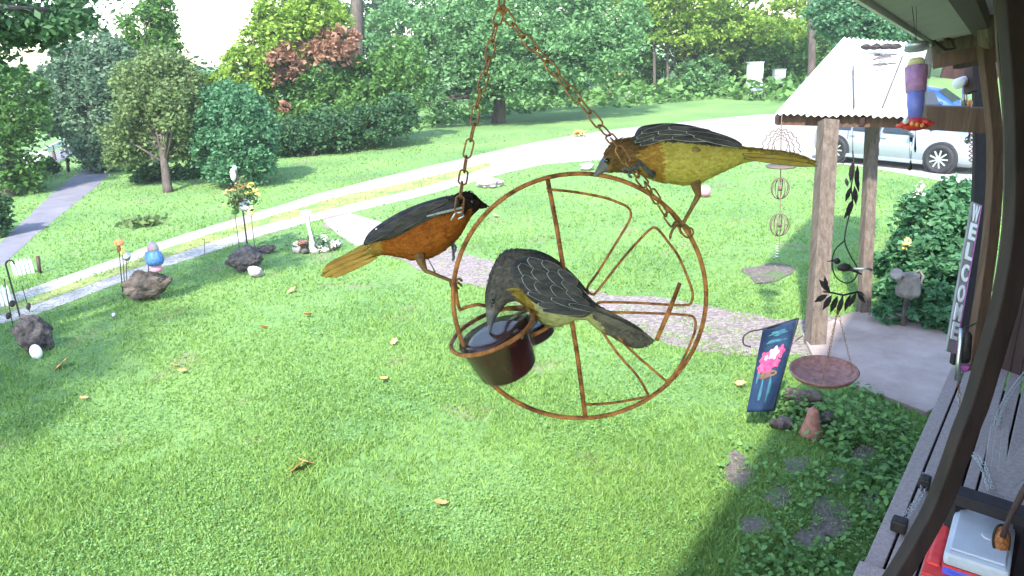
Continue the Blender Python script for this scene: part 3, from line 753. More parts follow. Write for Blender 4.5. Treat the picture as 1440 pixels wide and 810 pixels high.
for t0, w_, dz, key in [(.03, .1, -.03, 'post_wood'), (-.06, .12, -.12, 'brown_wood')]:
    m = MB(); m.beam(roofpt(t0, .0) + V((0, 0, dz)), roofpt(t0, 2.4) + V((0, 0, dz)), w_, .12); m.build('cross_beam', key, porch, bevel=.004)
# beam from the canopy to the house, dark gable boards behind it
m = MB(); m.beam(P(1290, 164, 5.9), P(1402, 170, 5.55), .12, .19); m.build('tie_beam', 'brown_wood', porch, bevel=.006)
m = MB(); m.beam(P(1328, 92, 6.6), P(1404, 100, 6.6), .05, .22); m.build('cross_board', 'dark_wood', porch)
m = MB(); m.beam(P(1366, 74, 5.8), P(1366, 130, 5.8), .12, .05, up=RT); m.build('bracket', 'dark_wood', porch)
m = MB(); m.beam(P(1345, 84, 5.6), P(1400, 74, 5.6), .08, .14); m.build('bracket', 'dark_wood', porch)
m = MB(); m.beam(P(1380, -30, 4.2), P(1388, 66, 4.4), .13, .05, up=RT); m.build('downpipe', 'post_wood', porch, bevel=.02)
m = MB(); m.tube([P(1306, 50, 5.2), P(1318, 62, 5.2), P(1330, 70, 5.2), P(1343, 68, 5.2), P(1338, 56, 5.2), P(1322, 52, 5.2)], .011, 6); m.build('cable', 'iron', porch)
# house wall on the far right
wq = [P(1470, 560, 3.6), P(1470, -80, 3.6), P(1398, -10, 7.2), P(1396, 330, 7.2)]
w0 = h0 + hs * 1.75 - hd * 3; w1 = far + hs * 1.75 + hd * .2
house = thing('house', 'house wall with grey siding along the inner side of the porch', 'house', V((w0.x, w0.y, 0)))
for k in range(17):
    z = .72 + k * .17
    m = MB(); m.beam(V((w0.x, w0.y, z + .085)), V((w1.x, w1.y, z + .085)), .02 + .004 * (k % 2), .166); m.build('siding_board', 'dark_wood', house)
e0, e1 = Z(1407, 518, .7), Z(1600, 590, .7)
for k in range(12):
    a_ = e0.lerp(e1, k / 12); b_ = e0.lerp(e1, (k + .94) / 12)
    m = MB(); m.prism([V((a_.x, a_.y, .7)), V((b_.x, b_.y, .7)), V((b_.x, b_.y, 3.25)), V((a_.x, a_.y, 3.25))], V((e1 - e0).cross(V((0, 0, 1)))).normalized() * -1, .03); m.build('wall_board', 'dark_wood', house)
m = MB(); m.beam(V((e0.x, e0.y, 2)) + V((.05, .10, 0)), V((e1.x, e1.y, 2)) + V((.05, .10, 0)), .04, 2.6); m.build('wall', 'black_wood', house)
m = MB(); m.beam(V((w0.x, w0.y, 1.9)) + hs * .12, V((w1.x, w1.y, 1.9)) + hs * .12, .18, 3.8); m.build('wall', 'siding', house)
# raised diagonal boards right of the near post: the porch bench
bench = thing('bench', 'weathered grey plank bench seat in the lower right corner', 'bench', Z(1420, 700, .7))
for i, (a, b) in enumerate([((1398, 600), (1383, 700)), ((1407, 585), (1393, 700)), ((1417, 575), (1404, 705)), ((1480, 596), (1400, 684)), ((1492, 610), (1404, 699)), ((1505, 628), (1412, 715)), ((1520, 650), (1424, 728))]):
    d0 = 3.2
    zz = 1.12 + .002 * i
    A, B = Z(a[0], a[1], zz), Z(b[0], b[1], zz)
    m = MB(); m.beam(A, B, .034 if i < 3 else .058, .03)
    m.build('plank', 'deck', bench, bevel=.003)
zz = 1.12
m = MB(); m.beam(Z(1340, 694, zz + .02), Z(1450, 730, zz + .02), .10, .06); m.build('rail', 'black_wood', bench, bevel=.004)
for x, y in [(1350, 690), (1445, 722)]:
    q = Z(x, y, zz); m = MB(); m.beam(q - V((0, 0, .02)), V((q.x, q.y, .7)), .06, .06, up=V((1, 0, 0))); m.build('leg', 'black_wood', bench)

# ================================================================== canopy over the path
can = thing('canopy', 'white corrugated canopy roof on two grey wooden posts over the concrete path', 'canopy', Z(1145, 485))
def square_post(a, b, w, key, parent, name='post'):
    m = MB(); m.beam(a, b, w, w, up=V((FW.x, FW.y, 0))); return m.build(name, key, parent, bevel=.008)
square_post(Z(1146, 487), P(1165, 170, 8.1), .175, 'post_wood', can)
square_post(Z(1214, 443), P(1227, 170, 8.75), .125, 'post_wood', can)
E0, E1 = P(1090, 160, 8.3), P(1276, 163, 7.8)
R0_, R1_ = P(1186, 53, 10.4), P(1306, 62, 10.0)
npan = 4
nr = (E1 - E0).cross(R0_ - E0).normalized()
if nr.z < 0: nr = -nr
for i in range(npan):
    m = MB(); n_ = 18
    top = []; bot = []
    fr = []
    for k in range(n_ + 1):
        u = (i + k / n_) / npan
        e = E0.lerp(E1, u); r_ = R0_.lerp(R1_, u)
        hh = .014 * math.sin(u * 2 * math.pi * 18)
        fr.append((e + nr * hh - (r_ - e) * (.012 if i % 2 else .0), r_ + nr * hh))
    vs_ = [a for a, b in fr] + [b for a, b in fr] + [a - nr * .006 for a, b in fr] + [b - nr * .006 for a, b in fr]
    K = n_ + 1
    fs = []
    for k in range(n_):
        fs += [(k, k + 1, K + k + 1, K + k), (2 * K + k, 3 * K + k, 3 * K + k + 1, 2 * K + k + 1), (k, 2 * K + k, 2 * K + k + 1, k + 1)]
    m.add(vs_, fs)
    m.build('roof_sheet', 'roof_white', can) if 'roof_white' in M else m.build('roof_sheet', 'white_paint', can)
m = MB(); m.beam(E0 - nr * .1 + (R0_ - E0) * .03, E1 - nr * .1 + (R1_ - E1) * .03, .06, .13); m.build('beam', 'brown_wood', can)
m = MB(); m.beam(R0_ - nr * .09, R1_ - nr * .09, .06, .13); m.build('beam', 'dark_wood', can)
for u in (.02, .35, .68, .98):
    m = MB(); m.beam(E0.lerp(E1, u) - nr * .08, R0_.lerp(R1_, u) - nr * .08, .05, .09); m.build('rafter', 'dark_wood', can)
# droppings and lichen patch on the sheets
m = MB()
for i in range(14):
    q = P(1243 + rnd.uniform(-14, 12), 88 + rnd.uniform(-7, 9), 9.6)
    u = (R0_ - E0).normalized(); s_ = (E1 - E0).normalized()
    k = (E0 - q).dot(nr) / (ray(1243, 88).dot(nr)); q = q + ray(1243, 88) * k
    r_ = rnd.uniform(.03, .07)
    m.add([q + nr * (.045 + .002 * i) + s_ * math.cos(t) * r_ * 1.4 * rnd.uniform(.7, 1.1) + u * math.sin(t) * r_ * rnd.uniform(.7, 1.1) for t in [j * math.pi / 4 for j in range(8)]], [tuple(range(8))])
m.build('lichen_patch', 'stone', can, fixn=False)
m = MB()
q0 = P(1231, 72, 9.9); k = (E0 - q0).dot(nr) / ray(1231, 72).dot(nr); q0 = q0 + ray(1231, 72) * k
for i, (dx_, r_) in enumerate([(-.12, .05), (0, .07), (.13, .08), (.24, .06)]):
    m.blob(q0 + nr * .06 + (E1 - E0).normalized() * dx_, (r_ * 1.5, r_, .04), .3, 2, i)
m.build('moss_clump', 'iron', can, smooth=True)
for (xa, ya, xb, yb, w_) in [(1199, 98, 1200, 156, .014), (1268, 84, 1240, 156, .012)]:  # thin strips laid on the sheets in place of wires hanging before the roof
    a, b = P(xa, ya, 9.3), P(xb, yb, 8.2)
    a += ray(xa, ya) * ((E0 - a).dot(nr) / ray(xa, ya).dot(nr)); b += ray(xb, yb) * ((E0 - b).dot(nr) / ray(xb, yb).dot(nr))
    m = MB(); m.tube([a + nr * .04, b + nr * .04], w_, 5); m.build('wire_strip', 'post_wood', can)

# ================================================================== car, blue van
def car(root, px_front, heading, L, W, Hh, paint, wheel_r, wb, front_over, full=True):
    """root: Empty at the ground under the front axle; heading: unit vector forwards"""
    X = heading; Yv = V((-X.y, X.x, 0)); Zv = V((0, 0, 1)); o = V(root.location)
    def W3(x, y, z): return o + X * x + Yv * y + Zv * z
    # station: x, sill z, belt z, top z, half width, half width at top
    fo = front_over; re = -(wb + .78)
    st = [(fo, .36, .52, .56, .45, .40), (fo - .05, .24, .56, .66, .66, .58), (fo - .18, .19, .60, .74, .78, .66), (fo - .5, .19, .68, .84, .84, .70), (fo - .95, .2, .76, .91, .86, .70), (fo - 1.15, .2, .83, .95, .87, .70),
          (fo - 1.35, .2, .86, 1.10, .87, .66), (fo - 1.75, .2, .88, 1.38, .87, .58), (fo - 2.2, .2, .89, 1.47, .87, .56), (fo - 2.9, .2, .90, 1.48, .87, .56), (fo - 3.35, .2, .92, 1.38, .87, .57), (fo - 3.75, .22, .94, 1.12, .85, .62), (re + .12, .26, .93, 1.02, .80, .62), (re, .34, .70, .80, .68, .55)]
    k = Hh / 1.48; w = W / 1.74
    rings = []
    for x, zs, zb, zt, hw, ht in st:
        zs, zb, zt, hw, ht = zs * k, zb * k, zt * k, hw * w, ht * w
        prof = [(0, zs), (hw * .9, zs), (hw * .985, zs + .1), (hw, (zs + zb) / 2), (hw * .975, zb - .03), (hw * .94, zb), ((hw * .94 + ht) / 2 + .02, (zb + zt) / 2), (ht, zt - .03), (ht * .8, zt), (0, zt + .02)]
        rings.append([W3(x, y, z) for y, z in prof] + [W3(x, -y, z) for y, z in prof[-2:0:-1]])
    m = MB(); m.loft(rings); m.build('body', paint, root, smooth=True)
    # windows, both sides
    for sgn in (1, -1):
        for (x0, x1, x2, x3) in [(fo - 1.55, fo - 2.3, fo - 2.3, fo - 1.82), (fo - 2.36, fo - 3.1, fo - 3.1, fo - 2.36), (fo - 3.16, fo - 3.62, fo - 3.4, fo - 3.16)]:
            zb, zt = .92 * k, 1.36 * k
            hwb, hwt = .835 * w + .012, .60 * w + .03
            pts = [W3(x0, sgn * hwb, zb), W3(x1, sgn * hwb, zb), W3(x2, sgn * hwt, zt), W3(x3, sgn * hwt, zt)]
            m = MB(); m.prism(pts, Yv * sgn, .02); m.build('window', 'tinted', root)
        # door seams and handle
        for xd in (fo - 1.5, fo - 2.33, fo - 3.2):
            m = MB(); m.beam(W3(xd, sgn * (.868 * w), .3 * k), W3(xd - .03, sgn * (.85 * w), .88 * k), .012, .02, up=X); m.build('door_seam', 'black_rubber', root)
        for xd in (fo - 2.18, fo - 3.02):
            m = MB(); m.beam(W3(xd, sgn * .875 * w, .78 * k), W3(xd - .15, sgn * .875 * w, .78 * k), .03, .025); m.build('handle', paint, root, bevel=.006)
        m = MB(); m.beam(W3(fo - 1.2, sgn * .87 * w, .24 * k), W3(re + .9, sgn * .87 * w, .24 * k), .05, .1); m.build('sill', paint, root, bevel=.02)
        m = MB(); m.blob(W3(fo - .27, sgn * .70 * w, .62 * k), (.19, .10, .085), .05, 2, ax=(X, Yv, Zv)); m.build('headlight', 'rim', root, smooth=True)
        m = MB(); m.blob(W3(fo - 1.5, sgn * .97 * w, .98 * k), (.07, .1, .07), .05, 2, ax=(X, Yv, Zv)); m.build('mirror', paint, root, smooth=True)
        for xw in (0, -wb):
            c = W3(xw, sgn * (.80 * w), wheel_r)
            m = MB(); R_ = Matrix.Translation(W3(xw, sgn * .868 * w, wheel_r + .01)) @ Matrix((( X.x, 0, Yv.x * sgn, 0), (X.y, 0, Yv.y * sgn, 0), (0, 1, 0, 0), (0, 0, 0, 1)))
            m.lathe([(.01, -.1), (wheel_r * 1.17, -.1), (wheel_r * 1.17, .006), (wheel_r * 1.1, .012), (.01, .012)], R_, 28); m.build('wheel_arch', 'black_rubber', root)
            R2 = Matrix.Translation(W3(xw, sgn * .868 * w, wheel_r)) @ R_.to_3x3().to_4x4()
            m = MB(); m.lathe([(wheel_r * .66, -.1), (wheel_r * .97, -.1), (wheel_r, -.06), (wheel_r, .03), (wheel_r * .94, .05), (wheel_r * .68, .05), (wheel_r * .66, .03)], R2, 30)
            wh = m.build('wheel', 'black_rubber', root, smooth=True)
            m = MB(); m.lathe([(.01, .015), (wheel_r * .66, .015), (wheel_r * .67, .04), (wheel_r * .63, .045), (wheel_r * .61, .02), (.01, .02)], R2, 24, 1)
            for q in range(9):
                an = q * 2 * math.pi / 9
                m.beam(R2 @ V((0, 0, .05)), R2 @ V((math.cos(an) * wheel_r * .63, math.sin(an) * wheel_r * .63, .04)), .035, .02, up=Yv, mi=0)
            m.lathe([(.01, .06), (.05, .055), (.055, .04)], R2, 10, 0)
            m.build('rim', ['rim', 'black_rubber'], wh)
    # windscreens
    for (xa, za, xb, zb) in [(fo - 1.22, .97, fo - 1.72, 1.36), (fo - 3.86, 1.08, fo - 3.42, 1.36)]:
        nrm = V((0, 0, 1))
        dirn = (W3(xb, 0, zb * k) - W3(xa, 0, za * k)).normalized(); nn = dirn.cross(Yv).normalized()
        if nn.z < 0: nn = -nn
        m = MB(); m.prism([W3(xa, .66 * w, za * k) + nn * .02, W3(xa, -.66 * w, za * k) + nn * .02, W3(xb, -.52 * w, zb * k) + nn * .02, W3(xb, .52 * w, zb * k) + nn * .02], nn, .02)
        m.build('windscreen', 'tinted', root)
    m = MB(); m.beam(W3(fo - .01, .42 * w, .38), W3(fo - .01, -.42 * w, .38), .03, .12); m.build('grille', 'black_rubber', root)
    m = MB(); m.beam(W3(fo - .08, .62 * w, .25), W3(fo - .08, -.62 * w, .25), .1, .1); m.build('bumper', 'grey_plastic', root, bevel=.03)
f0 = Z(1318, 244)
hdg = V((.56, -.83, 0)).normalized()
Yv = V((-hdg.y, hdg.x, 0))
side = -1 if (CAM - f0).dot(Yv) < 0 else 1
c0 = f0 - Yv * side * .87
carr = thing('parked_car', 'silver car parked on the gravel driveway behind the canopy posts', 'car', V((c0.x, c0.y, 0)))
car(carr, None, hdg, 4.2, 1.74, 1.45, 'car_paint', .345, 2.72, .82)
f1 = ground_under(1362, 160, 24.5)
van = thing('blue_car', 'blue car seen beyond the silver one below the dark porch boards', 'car', f1)
car(van, None, V((.75, -.66, 0)).normalized(), 4.2, 1.75, 1.45, 'van_paint', .36, 2.6, .8)

# ================================================================== hanging feeder with three orioles
D0 = .62
def N(x, y, o=0.0):
    """near things: a point at the feeder's distance, o metres further away"""
    return P(x, y, D0 + o)
S = D0 / 1000
fe = thing('bird_feeder', 'rusty wire orange slice ring feeder hanging on two chains with jelly jars', 'bird feeder', N(815, 416))
def ringo(x): return .03 * (x - 815) / 178
mb = MB(); mb.tube([N(815 + 178 * math.cos(a), 416 + 172 * math.sin(a), .02 * math.cos(a)) for a in [i * 2 * math.pi / 72 for i in range(72)]], 3.2 * S, 10, True)
mb.build('ring', 'rust', fe, smooth=True)
mb = MB(); mb.tube([N(770, 252), N(783, 320), N(799, 420), N(812, 500), N(823, 585)], 3.3 * S, 9)
mb.build('rod', 'rust', fe, smooth=True)
w1_ = [(770, 264), (774, 266.5), (808, 270), (850, 278), (872, 286), (882, 291), (887, 299), (884, 312), (866, 342), (840, 384), (827, 402), (827, 410), (834, 414), (841, 408), (877, 362), (906, 330), (914, 323), (920, 320), (927, 324), (940, 341), (955, 362), (971, 401), (974, 415), (972, 426), (964, 429), (940, 428.5), (900, 426), (847, 425), (840, 428), (839, 434), (846, 438.5), (900, 440), (965, 443), (977, 449), (978, 460), (975, 473), (959, 509), (944, 531), (937, 535), (930, 530), (884, 489.5), (850, 452), (842, 452), (843, 460), (870, 499), (895, 527), (909, 550), (910, 557), (900, 560), (859, 567), (822, 569)]
mb = MB(); mb.tube([N(x, y, ringo(x) * .4 + .002) for x, y in smoothpath(w1_, 3)], 1.9 * S, 7)
mb.build('slice_wire', 'rust', fe, smooth=True)
mb = MB(); mb.tube([N(956, 398, -.01), N(941, 437, -.012), (N(923, 479, -.01))], [2.8 * S, 3.4 * S, 3 * S], 8); mb.build('fruit_spike', 'rust', fe, smooth=True)
cl = [(952, 316), (958, 326), (964, 333), (971, 333), (975, 327), (972, 321), (965, 322)]
mb = MB(); mb.tube([N(x, y, .018) for x, y in smoothpath(cl, 4)], 1.5 * S, 6); mb.build('curl', 'rust', fe, smooth=True)
mb = MB(); mb.tube([N(634, 270 + 40, -.02 + .0), N(640, 300, -.02), N(650, 298, -.02), N(652, 304, -.02), N(644, 308, -.02)], 1.3 * S, 6); mb.build('curl', 'steel', fe, smooth=True)
# chains, link by link
lm = MB(); L_, W_ = 27 * S, 11.5 * S
pts = []
for i in range(20):
    a = 2 * math.pi * i / 20
    pts.append(V((math.cos(a) * W_ / 2, 0, math.sin(a) * W_ / 2 + (L_ - W_) / 2 * (1 if math.sin(a) > 0 else -1 if math.sin(a) < 0 else 0))))
lm.tube(pts, 1.35 * S, 6, True)
lo = lm.build('tmp_link', 'chain_rust', smooth=True); link_me = lo.data; bpy.data.objects.remove(lo)
link_me.name = 'link'
def chain(parent, pts, step, name='chain', twist0=0, mesh=None, sc=1.0, hook=True, key='chain_rust'):
    sp = [V(p) for p in smoothpath([list(p) for p in pts], 8)]
    m = MB(); h_ = sp[0]
    u = RT * 4.5 * S * sc; w = UP * 4.5 * S * sc
    m.tube([h_ + u * math.cos(a) + w * math.sin(a) for a in [i * math.pi / 6 for i in range(12)]], 1.5 * S * sc, 6, True)
    ch = m.build(name, key, parent, smooth=True)
    d = [0]
    for a, b in zip(sp, sp[1:]): d.append(d[-1] + (b - a).length)
    n = max(1, int(round(d[-1] / step)))
    for i in range(n):
        s0 = (i + .5) * d[-1] / n
        k = max(j for j in range(len(d)) if d[j] <= s0); k = min(k, len(sp) - 2)
        p = sp[k].lerp(sp[k + 1], (s0 - d[k]) / max(1e-9, d[k + 1] - d[k]))
        t = (sp[k + 1] - sp[k]).normalized()
        fwd = (FW - t * FW.dot(t)).normalized()
        sidev = t.cross(fwd)
        ang = twist0 + (i % 2) * math.radians(62) + rnd.uniform(-.25, .25)
        x = sidev * math.cos(ang) + fwd * math.sin(ang); y = t.cross(x).normalized()
        mx = Matrix(((x.x, y.x, t.x, p.x), (x.y, y.y, t.y, p.y), (x.z, y.z, t.z, p.z), (0, 0, 0, 1))) @ Matrix.Scale(sc, 4)
        inst('link', mesh or link_me, ch, mx)
    return ch
chain(fe, [N(705, -40), N(705, 14)], 23 * S)
chain(fe, [N(705, 12), N(697, 38), N(691, 64), N(683, 100), N(676, 128), N(670, 151), N(666, 178), N(661, 200), N(656, 222), N(652, 245, -.008), N(648, 272, -.02), N(645, 300, -.026)], 23.5 * S, twist0=.3)
chain(fe, [N(708, 14), N(720, 32), N(739, 55), N(761, 77), N(784, 106), N(803, 128), N(822, 150), N(841, 173), N(857, 192, -.012), N(868, 206, -.032), N(885, 232, -.036), N(901, 252, -.03), N(918, 272, -.008), N(934, 297, .004), N(948, 316, .014)], 23.5 * S, twist0=-.2)
# jar holders and jars
ax_ = (RT * .36 - UP * .86 + FW * .36).normalized()
au = (RT - ax_ * RT.dot(ax_)).normalized(); av = ax_.cross(au)
def frame(c): return Matrix(((au.x, av.x, -ax_.x, c.x), (au.y, av.y, -ax_.y, c.y), (au.z, av.z, -ax_.z, c.z), (0, 0, 0, 1)))
def jar(c, r, hgt, taper, fill, parent):
    F_ = frame(c)
    m = MB(); rb = r * taper
    m.lathe([(r * .98, .0015), (r, .003), (r * 1.03, .001), (r * 1.0, -.003), (r * .95, -.25 * hgt), (rb * 1.02, -.9 * hgt), (rb * .9, -hgt), (.0005, -hgt), (.0005, -hgt * .95), (rb * .86, -hgt * .95), (rb * .95, -hgt * .88), (r * .91, -.25 * hgt), (r * .95, -.002)], F_, 36)
    j = m.build('jar', 'glass', parent, smooth=True)
    m = MB(); lv = fill
    m.lathe([(.0005, -lv * hgt), (r * .5, -lv * hgt + .0012), (r * .89, -lv * hgt), ((r * .9 * (1 - lv) + rb * .93 * lv), -hgt * (lv + .05)), (rb * .94, -hgt * .88), (rb * .84, -hgt * .94), (.0005, -hgt * .945)], F_, 30)
    m.build('jelly', 'jelly', j, smooth=True)
    return j
c1 = N(689, 459, -.02)
jar(c1, 57 * S, 78 * S, .76, .16, fe)
def holder(c, r, parent):
    F_ = frame(c); m = MB()
    m.tube([F_ @ V((r * math.cos(a), r * math.sin(a), -.004)) for a in [i * math.pi / 20 for i in range(40)]], 3.0 * S, 8, True)
    return m.build('jar_holder', 'rust', parent, smooth=True)
holder(c1, 60 * S, fe)
c2 = N(742, 448, .035)
jar(c2, 42 * S, 34 * S, .8, .3, fe)
holder(c2, 46 * S, fe)
mb = MB(); mb.tube([N(640, 395), N(643, 425), N(647, 436, -.005), N(655, 432, -.01), N(672, 428, -.01), N(700, 434, 0), N(760, 436, .02), N(801, 437, .002)], 2.6 * S, 8)
mb.build('holder_arm', 'rust', fe, smooth=True)

def bird_loft(stations, mats, parent, name='body', seg=18, sq=.0, dz=0.0):
    """stations: (x_top, y_top, x_bot, y_bot, half depth px, material index, depth offset)"""
    keys = [s[:5] + (s[6] if len(s) > 6 else 0,) for s in stations]
    mi_of = [s[5] for s in stations]
    sub = 4
    sp = smoothpath([list(k) for k in keys], sub)
    rings, mi = [], []
    for q, (xt, yt, xb, yb, hw, do) in enumerate(sp):
        d = do * S + dz
        T, B = N(xt, yt, d), N(xb, yb, d)
        c = (T + B) / 2; a = (T - B) / 2; w = FW * max(.3, hw) * S
        rings.append([c + a * math.cos(t) + w * math.sin(t) * (1 - .12 * math.cos(t)) for t in [j * 2 * math.pi / seg for j in range(seg)]])
        mi.append(mi_of[min(q // sub, len(mi_of) - 1)])
    m = MB()
    def pick(i, j):
        z = mi[i]
        if isinstance(z, tuple):                     # (upper, lower, split)
            c_ = math.cos((j + .5) * 2 * math.pi / seg)
            return z[0] if c_ > z[2] else z[1]
        return z
    m.loft(rings, True, pick)
    ob = m.build(name, mats, parent, smooth=True)
    ob['tailward'] = 1.0 if stations[-1][0] > stations[0][0] else -1.0
    return ob
for k_ in ('plum_orange', 'plum_yellow', 'plum_amber', 'plum_belly', 'plum_brown', 'plum_black', 'plum_grey', 'plum_olive', 'plum_tail'):
    cr_ = [n_ for n_ in M[k_].node_tree.nodes if n_.type == 'VALTORGB'][0].color_ramp.elements
    M['f_' + k_] = mat('f_' + k_, tuple(cr_[0].color)[:3], tuple(cr_[1].color)[:3], 160, .85, spec=.1, island=True, ivar=(.8, 1.12))
def plumage(body, n, seed=0):
    """small overlapping contour feathers lying on the body, pointing to the tail"""
    me = body.data; org = wl(body); r_ = random.Random(seed)
    per = {}
    pl = [p for p in me.polygons if len(p.vertices) == 4]
    tot = sum(p.area for p in pl)
    for p in pl:
        mn = me.materials[p.material_index].name
        if 'f_' + mn not in M: continue
        c = n * p.area / tot; c = int(c) + (r_.random() < c - int(c))
        vs_ = [me.vertices[i].co for i in p.vertices]
        # rings run j, j+1 (same station), next station
        d0 = ((vs_[3] + vs_[2]) - (vs_[0] + vs_[1]))
        if (vs_[1] - vs_[0]).length and abs((p.vertices[0] - p.vertices[1])) not in (1, 17): d0 = ((vs_[1] + vs_[2]) - (vs_[0] + vs_[3]))
        per.setdefault(mn, [])
        for _ in range(c):
            a, b = r_.random(), r_.random()
            q = (vs_[0] * (1 - a) + vs_[1] * a) * (1 - b) + (vs_[3] * (1 - a) + vs_[2] * a) * b
            per[mn].append((q, p.normal.copy(), d0.normalized()))
    for mn, L in per.items():
        V4 = []
        for q, nn_, d in L:
            d = (d * body['tailward'] + V((r_.uniform(-.3, .3), r_.uniform(-.3, .3), r_.uniform(-.3, .3)))); d = (d - nn_ * d.dot(nn_)).normalized(); w = d.cross(nn_)
            l_ = r_.uniform(5, 8.5) * S; ww = r_.uniform(1.5, 2.4) * S
            V4.append([q + org + nn_ * .00005, q + org + d * l_ * .5 + w * ww + nn_ * .0005, q + org + d * l_ + nn_ * .0009, q + org + d * l_ * .5 - w * ww + nn_ * .0005])
        if V4:
            o = fast_mesh('contour_feathers', np.array(V4), 4, 'f_' + mn, body); o['kind'] = 'stuff'
feather_cache = {}
def feather(parent, ax, ay, bx, by, w, o, tilt=0.0, key='feather_dark', edge='feather_edge', rim=.16, back=.0):
    """a blunt feather from root a to tip b (pixels), with a pale edge"""
    A, B = N(ax, ay, o), N(bx, by, o + tilt)
    t = (B - A); L = t.length; t.normalize()
    n = -FW; n = (n - t * n.dot(t)).normalized(); s = t.cross(n)
    w = w * S
    out = []; inn = []
    pr = [(0, .35), (.2, .75), (.5, 1), (.8, .95), (.93, .7), (1, .25)]
    lft = [(u, -v) for u, v in pr]; rgt = [(u, v) for u, v in pr[::-1]]
    for u, v in lft + rgt:
        out.append(A + t * (u * L) + s * (v * w / 2))
        k = 1 - rim * 2; uu = .02 + u * (1 - rim * w / L * 1.6)
        inn.append(A + t * (uu * L) + s * (v * w / 2 * k) + n * w * .10)
    c = A + t * L * .5 + n * w * .15
    m = MB(); n_ = len(out); bot = A + t * L * .5 - n * w * .06
    m.add(out + inn + [c, bot], [(i, (i + 1) % n_, n_ + (i + 1) % n_, n_ + i) for i in range(n_)], 1)
    o_ = 0
    m.f += [(n_ + i, n_ + (i + 1) % n_, 2 * n_) for i in range(n_)] + [((i + 1) % n_, i, 2 * n_ + 1) for i in range(n_)]
    m.m += [0] * n_ + [0] * n_
    return m.build('feather', [key, edge], parent)
def foot(parent, pts, toes, r, key='leg_skin'):
    m = MB(); m.tube(pts, r, 8)
    for tp in toes: m.tube([V(a) for a in smoothpath([list(q) for q in tp], 3)], [1.9 * S] * (3 * (len(tp) - 1)) + [.5 * S], 6)
    return m.build('leg', key if isinstance(key, list) else [key], parent, smooth=True)
def eyeball(parent, x, y, o, r=3.4):
    m = MB(); m.blob(N(x, y, o), r * S, 0, 2); return m.build('eye', 'eye', parent, smooth=True)

# --- oriole on the right rim of the ring
BR = 'orioles on the ring feeder'
b1 = thing('oriole', 'yellow bellied oriole with dark grey wings perched on the right rim, tail to the right', 'bird', N(960, 320), BR)
mats = ['bill', 'plum_brown', 'plum_amber', 'plum_belly', 'plum_yellow', 'plum_olive', 'plum_grey']
bird_loft([(834, 247, 836, 249, .6, 0), (843, 228, 849, 243, 4.5, 0), (848, 220, 855, 243, 8, 1), (855, 207, 865, 242, 14, 1), (868, 197, 880, 243, 18, 1), (884, 194, 897, 244, 20, (1, 2, .2)), (898, 192, 910, 249, 23, (1, 2, .45)), (918, 190, 930, 256, 28, (6, 4, .55)), (940, 189, 947, 258, 31, (6, 4, .6)), (962, 190, 966, 260, 31, (6, 4, .6)), (985, 194, 985, 257, 28, (6, 4, .6)), (1008, 198, 1003, 248, 23, (5, 4, .7)), (1030, 203, 1024, 238, 16, (5, 4, .5)), (1047, 207, 1045, 229, 11, (5, 4, .3)), (1065, 209, 1065, 225, 11, 5), (1100, 213, 1100, 227, 12, 5), (1125, 219, 1126, 231, 12, 5), (1141, 226, 1144, 233, 8, 5)], mats, b1, dz=.0); plumage(b1.children[-1], 3600, 1)
for sg, o_ in ((-1, -.0165), (1, .0165)):
    m_ = [(890, 196, 892, 205, 2, 0), (898, 180, 900, 203, 6, 0), (915, 175, 918, 200, 9, 0), (940, 173, 944, 198, 10, 0), (970, 176, 974, 198, 9, 0), (1000, 184, 1003, 202, 7, 0), (1030, 194, 1030, 206, 4, 0), (1043, 202, 1043, 207, 1.5, 0)]
    wg = bird_loft(m_, ['feather_dark'], b1, 'wing', 14, dz=o_ * .75)
    if sg < 0:
        for (a, b, c, d, w) in [(893, 200, 925, 186, 8), (895, 194, 935, 179, 8), (902, 187, 948, 175, 8), (900, 204, 938, 192, 8), (918, 196, 960, 189, 9), (925, 187, 985, 183, 9), (940, 180, 1000, 185, 8), (945, 194, 1000, 195, 10), (965, 186, 1025, 196, 9), (975, 192, 1043, 206, 8)]:
            feather(wg, a, b, c, d, w, o_ * .75 - .0065, .002, rim=.08)
eyeball(b1, 853, 226, -.0078, 3.6)
m = MB(); m.blob(N(979, 211, -.018), (7 * S, 2 * S, 4 * S), .3, 2, 3, ax=(RT, FW, UP)); m.build('dark_spot', 'plum_brown', b1, smooth=True)
foot(b1, [N(976, 250, -.004), N(979, 262, -.006), N(982, 275, -.008), N(974, 290, -.006), N(964, 308, .002), N(958, 317, .006)], [[N(958, 316, .006), N(950, 318, 0), N(944, 327, -.003), N(942, 337, .004)], [N(958, 316, .006), N(956, 322, -.001), N(959, 330, -.002)], [N(960, 314, .008), N(968, 320, .003), N(972, 330, .008)], [N(958, 316, .006), N(950, 312, .014), N(946, 318, .02)]], [9 * S, 7 * S, 4.6 * S, 3 * S, 2.6 * S, 3.6 * S], ['plum_brown'])
foot(b1, [N(918, 246, -.012), N(908, 238, -.02), N(900, 228, -.026), N(893, 235, -.034), N(887, 241, -.038)], [[N(887, 241, -.038), N(880, 236, -.042), N(875, 240, -.040)], [N(887, 241, -.038), N(884, 246, -.042), N(889, 250, -.038)], [N(888, 240, -.038), N(893, 235, -.044), N(899, 238, -.040)]], [5 * S, 3.2 * S, 2.6 * S, 2.4 * S, 2.6 * S], ['leg_skin'])

for a, b, c, d, w, o_ in [(1046, 212, 1130, 222, 9, -.001), (1044, 217, 1136, 227, 9, -.004), (1046, 222, 1143, 233, 8, -.007)]:
    feather(b1, a, b, c, d, w, o_ - .004, -.001, 'plum_olive', 'plum_tail', .12)
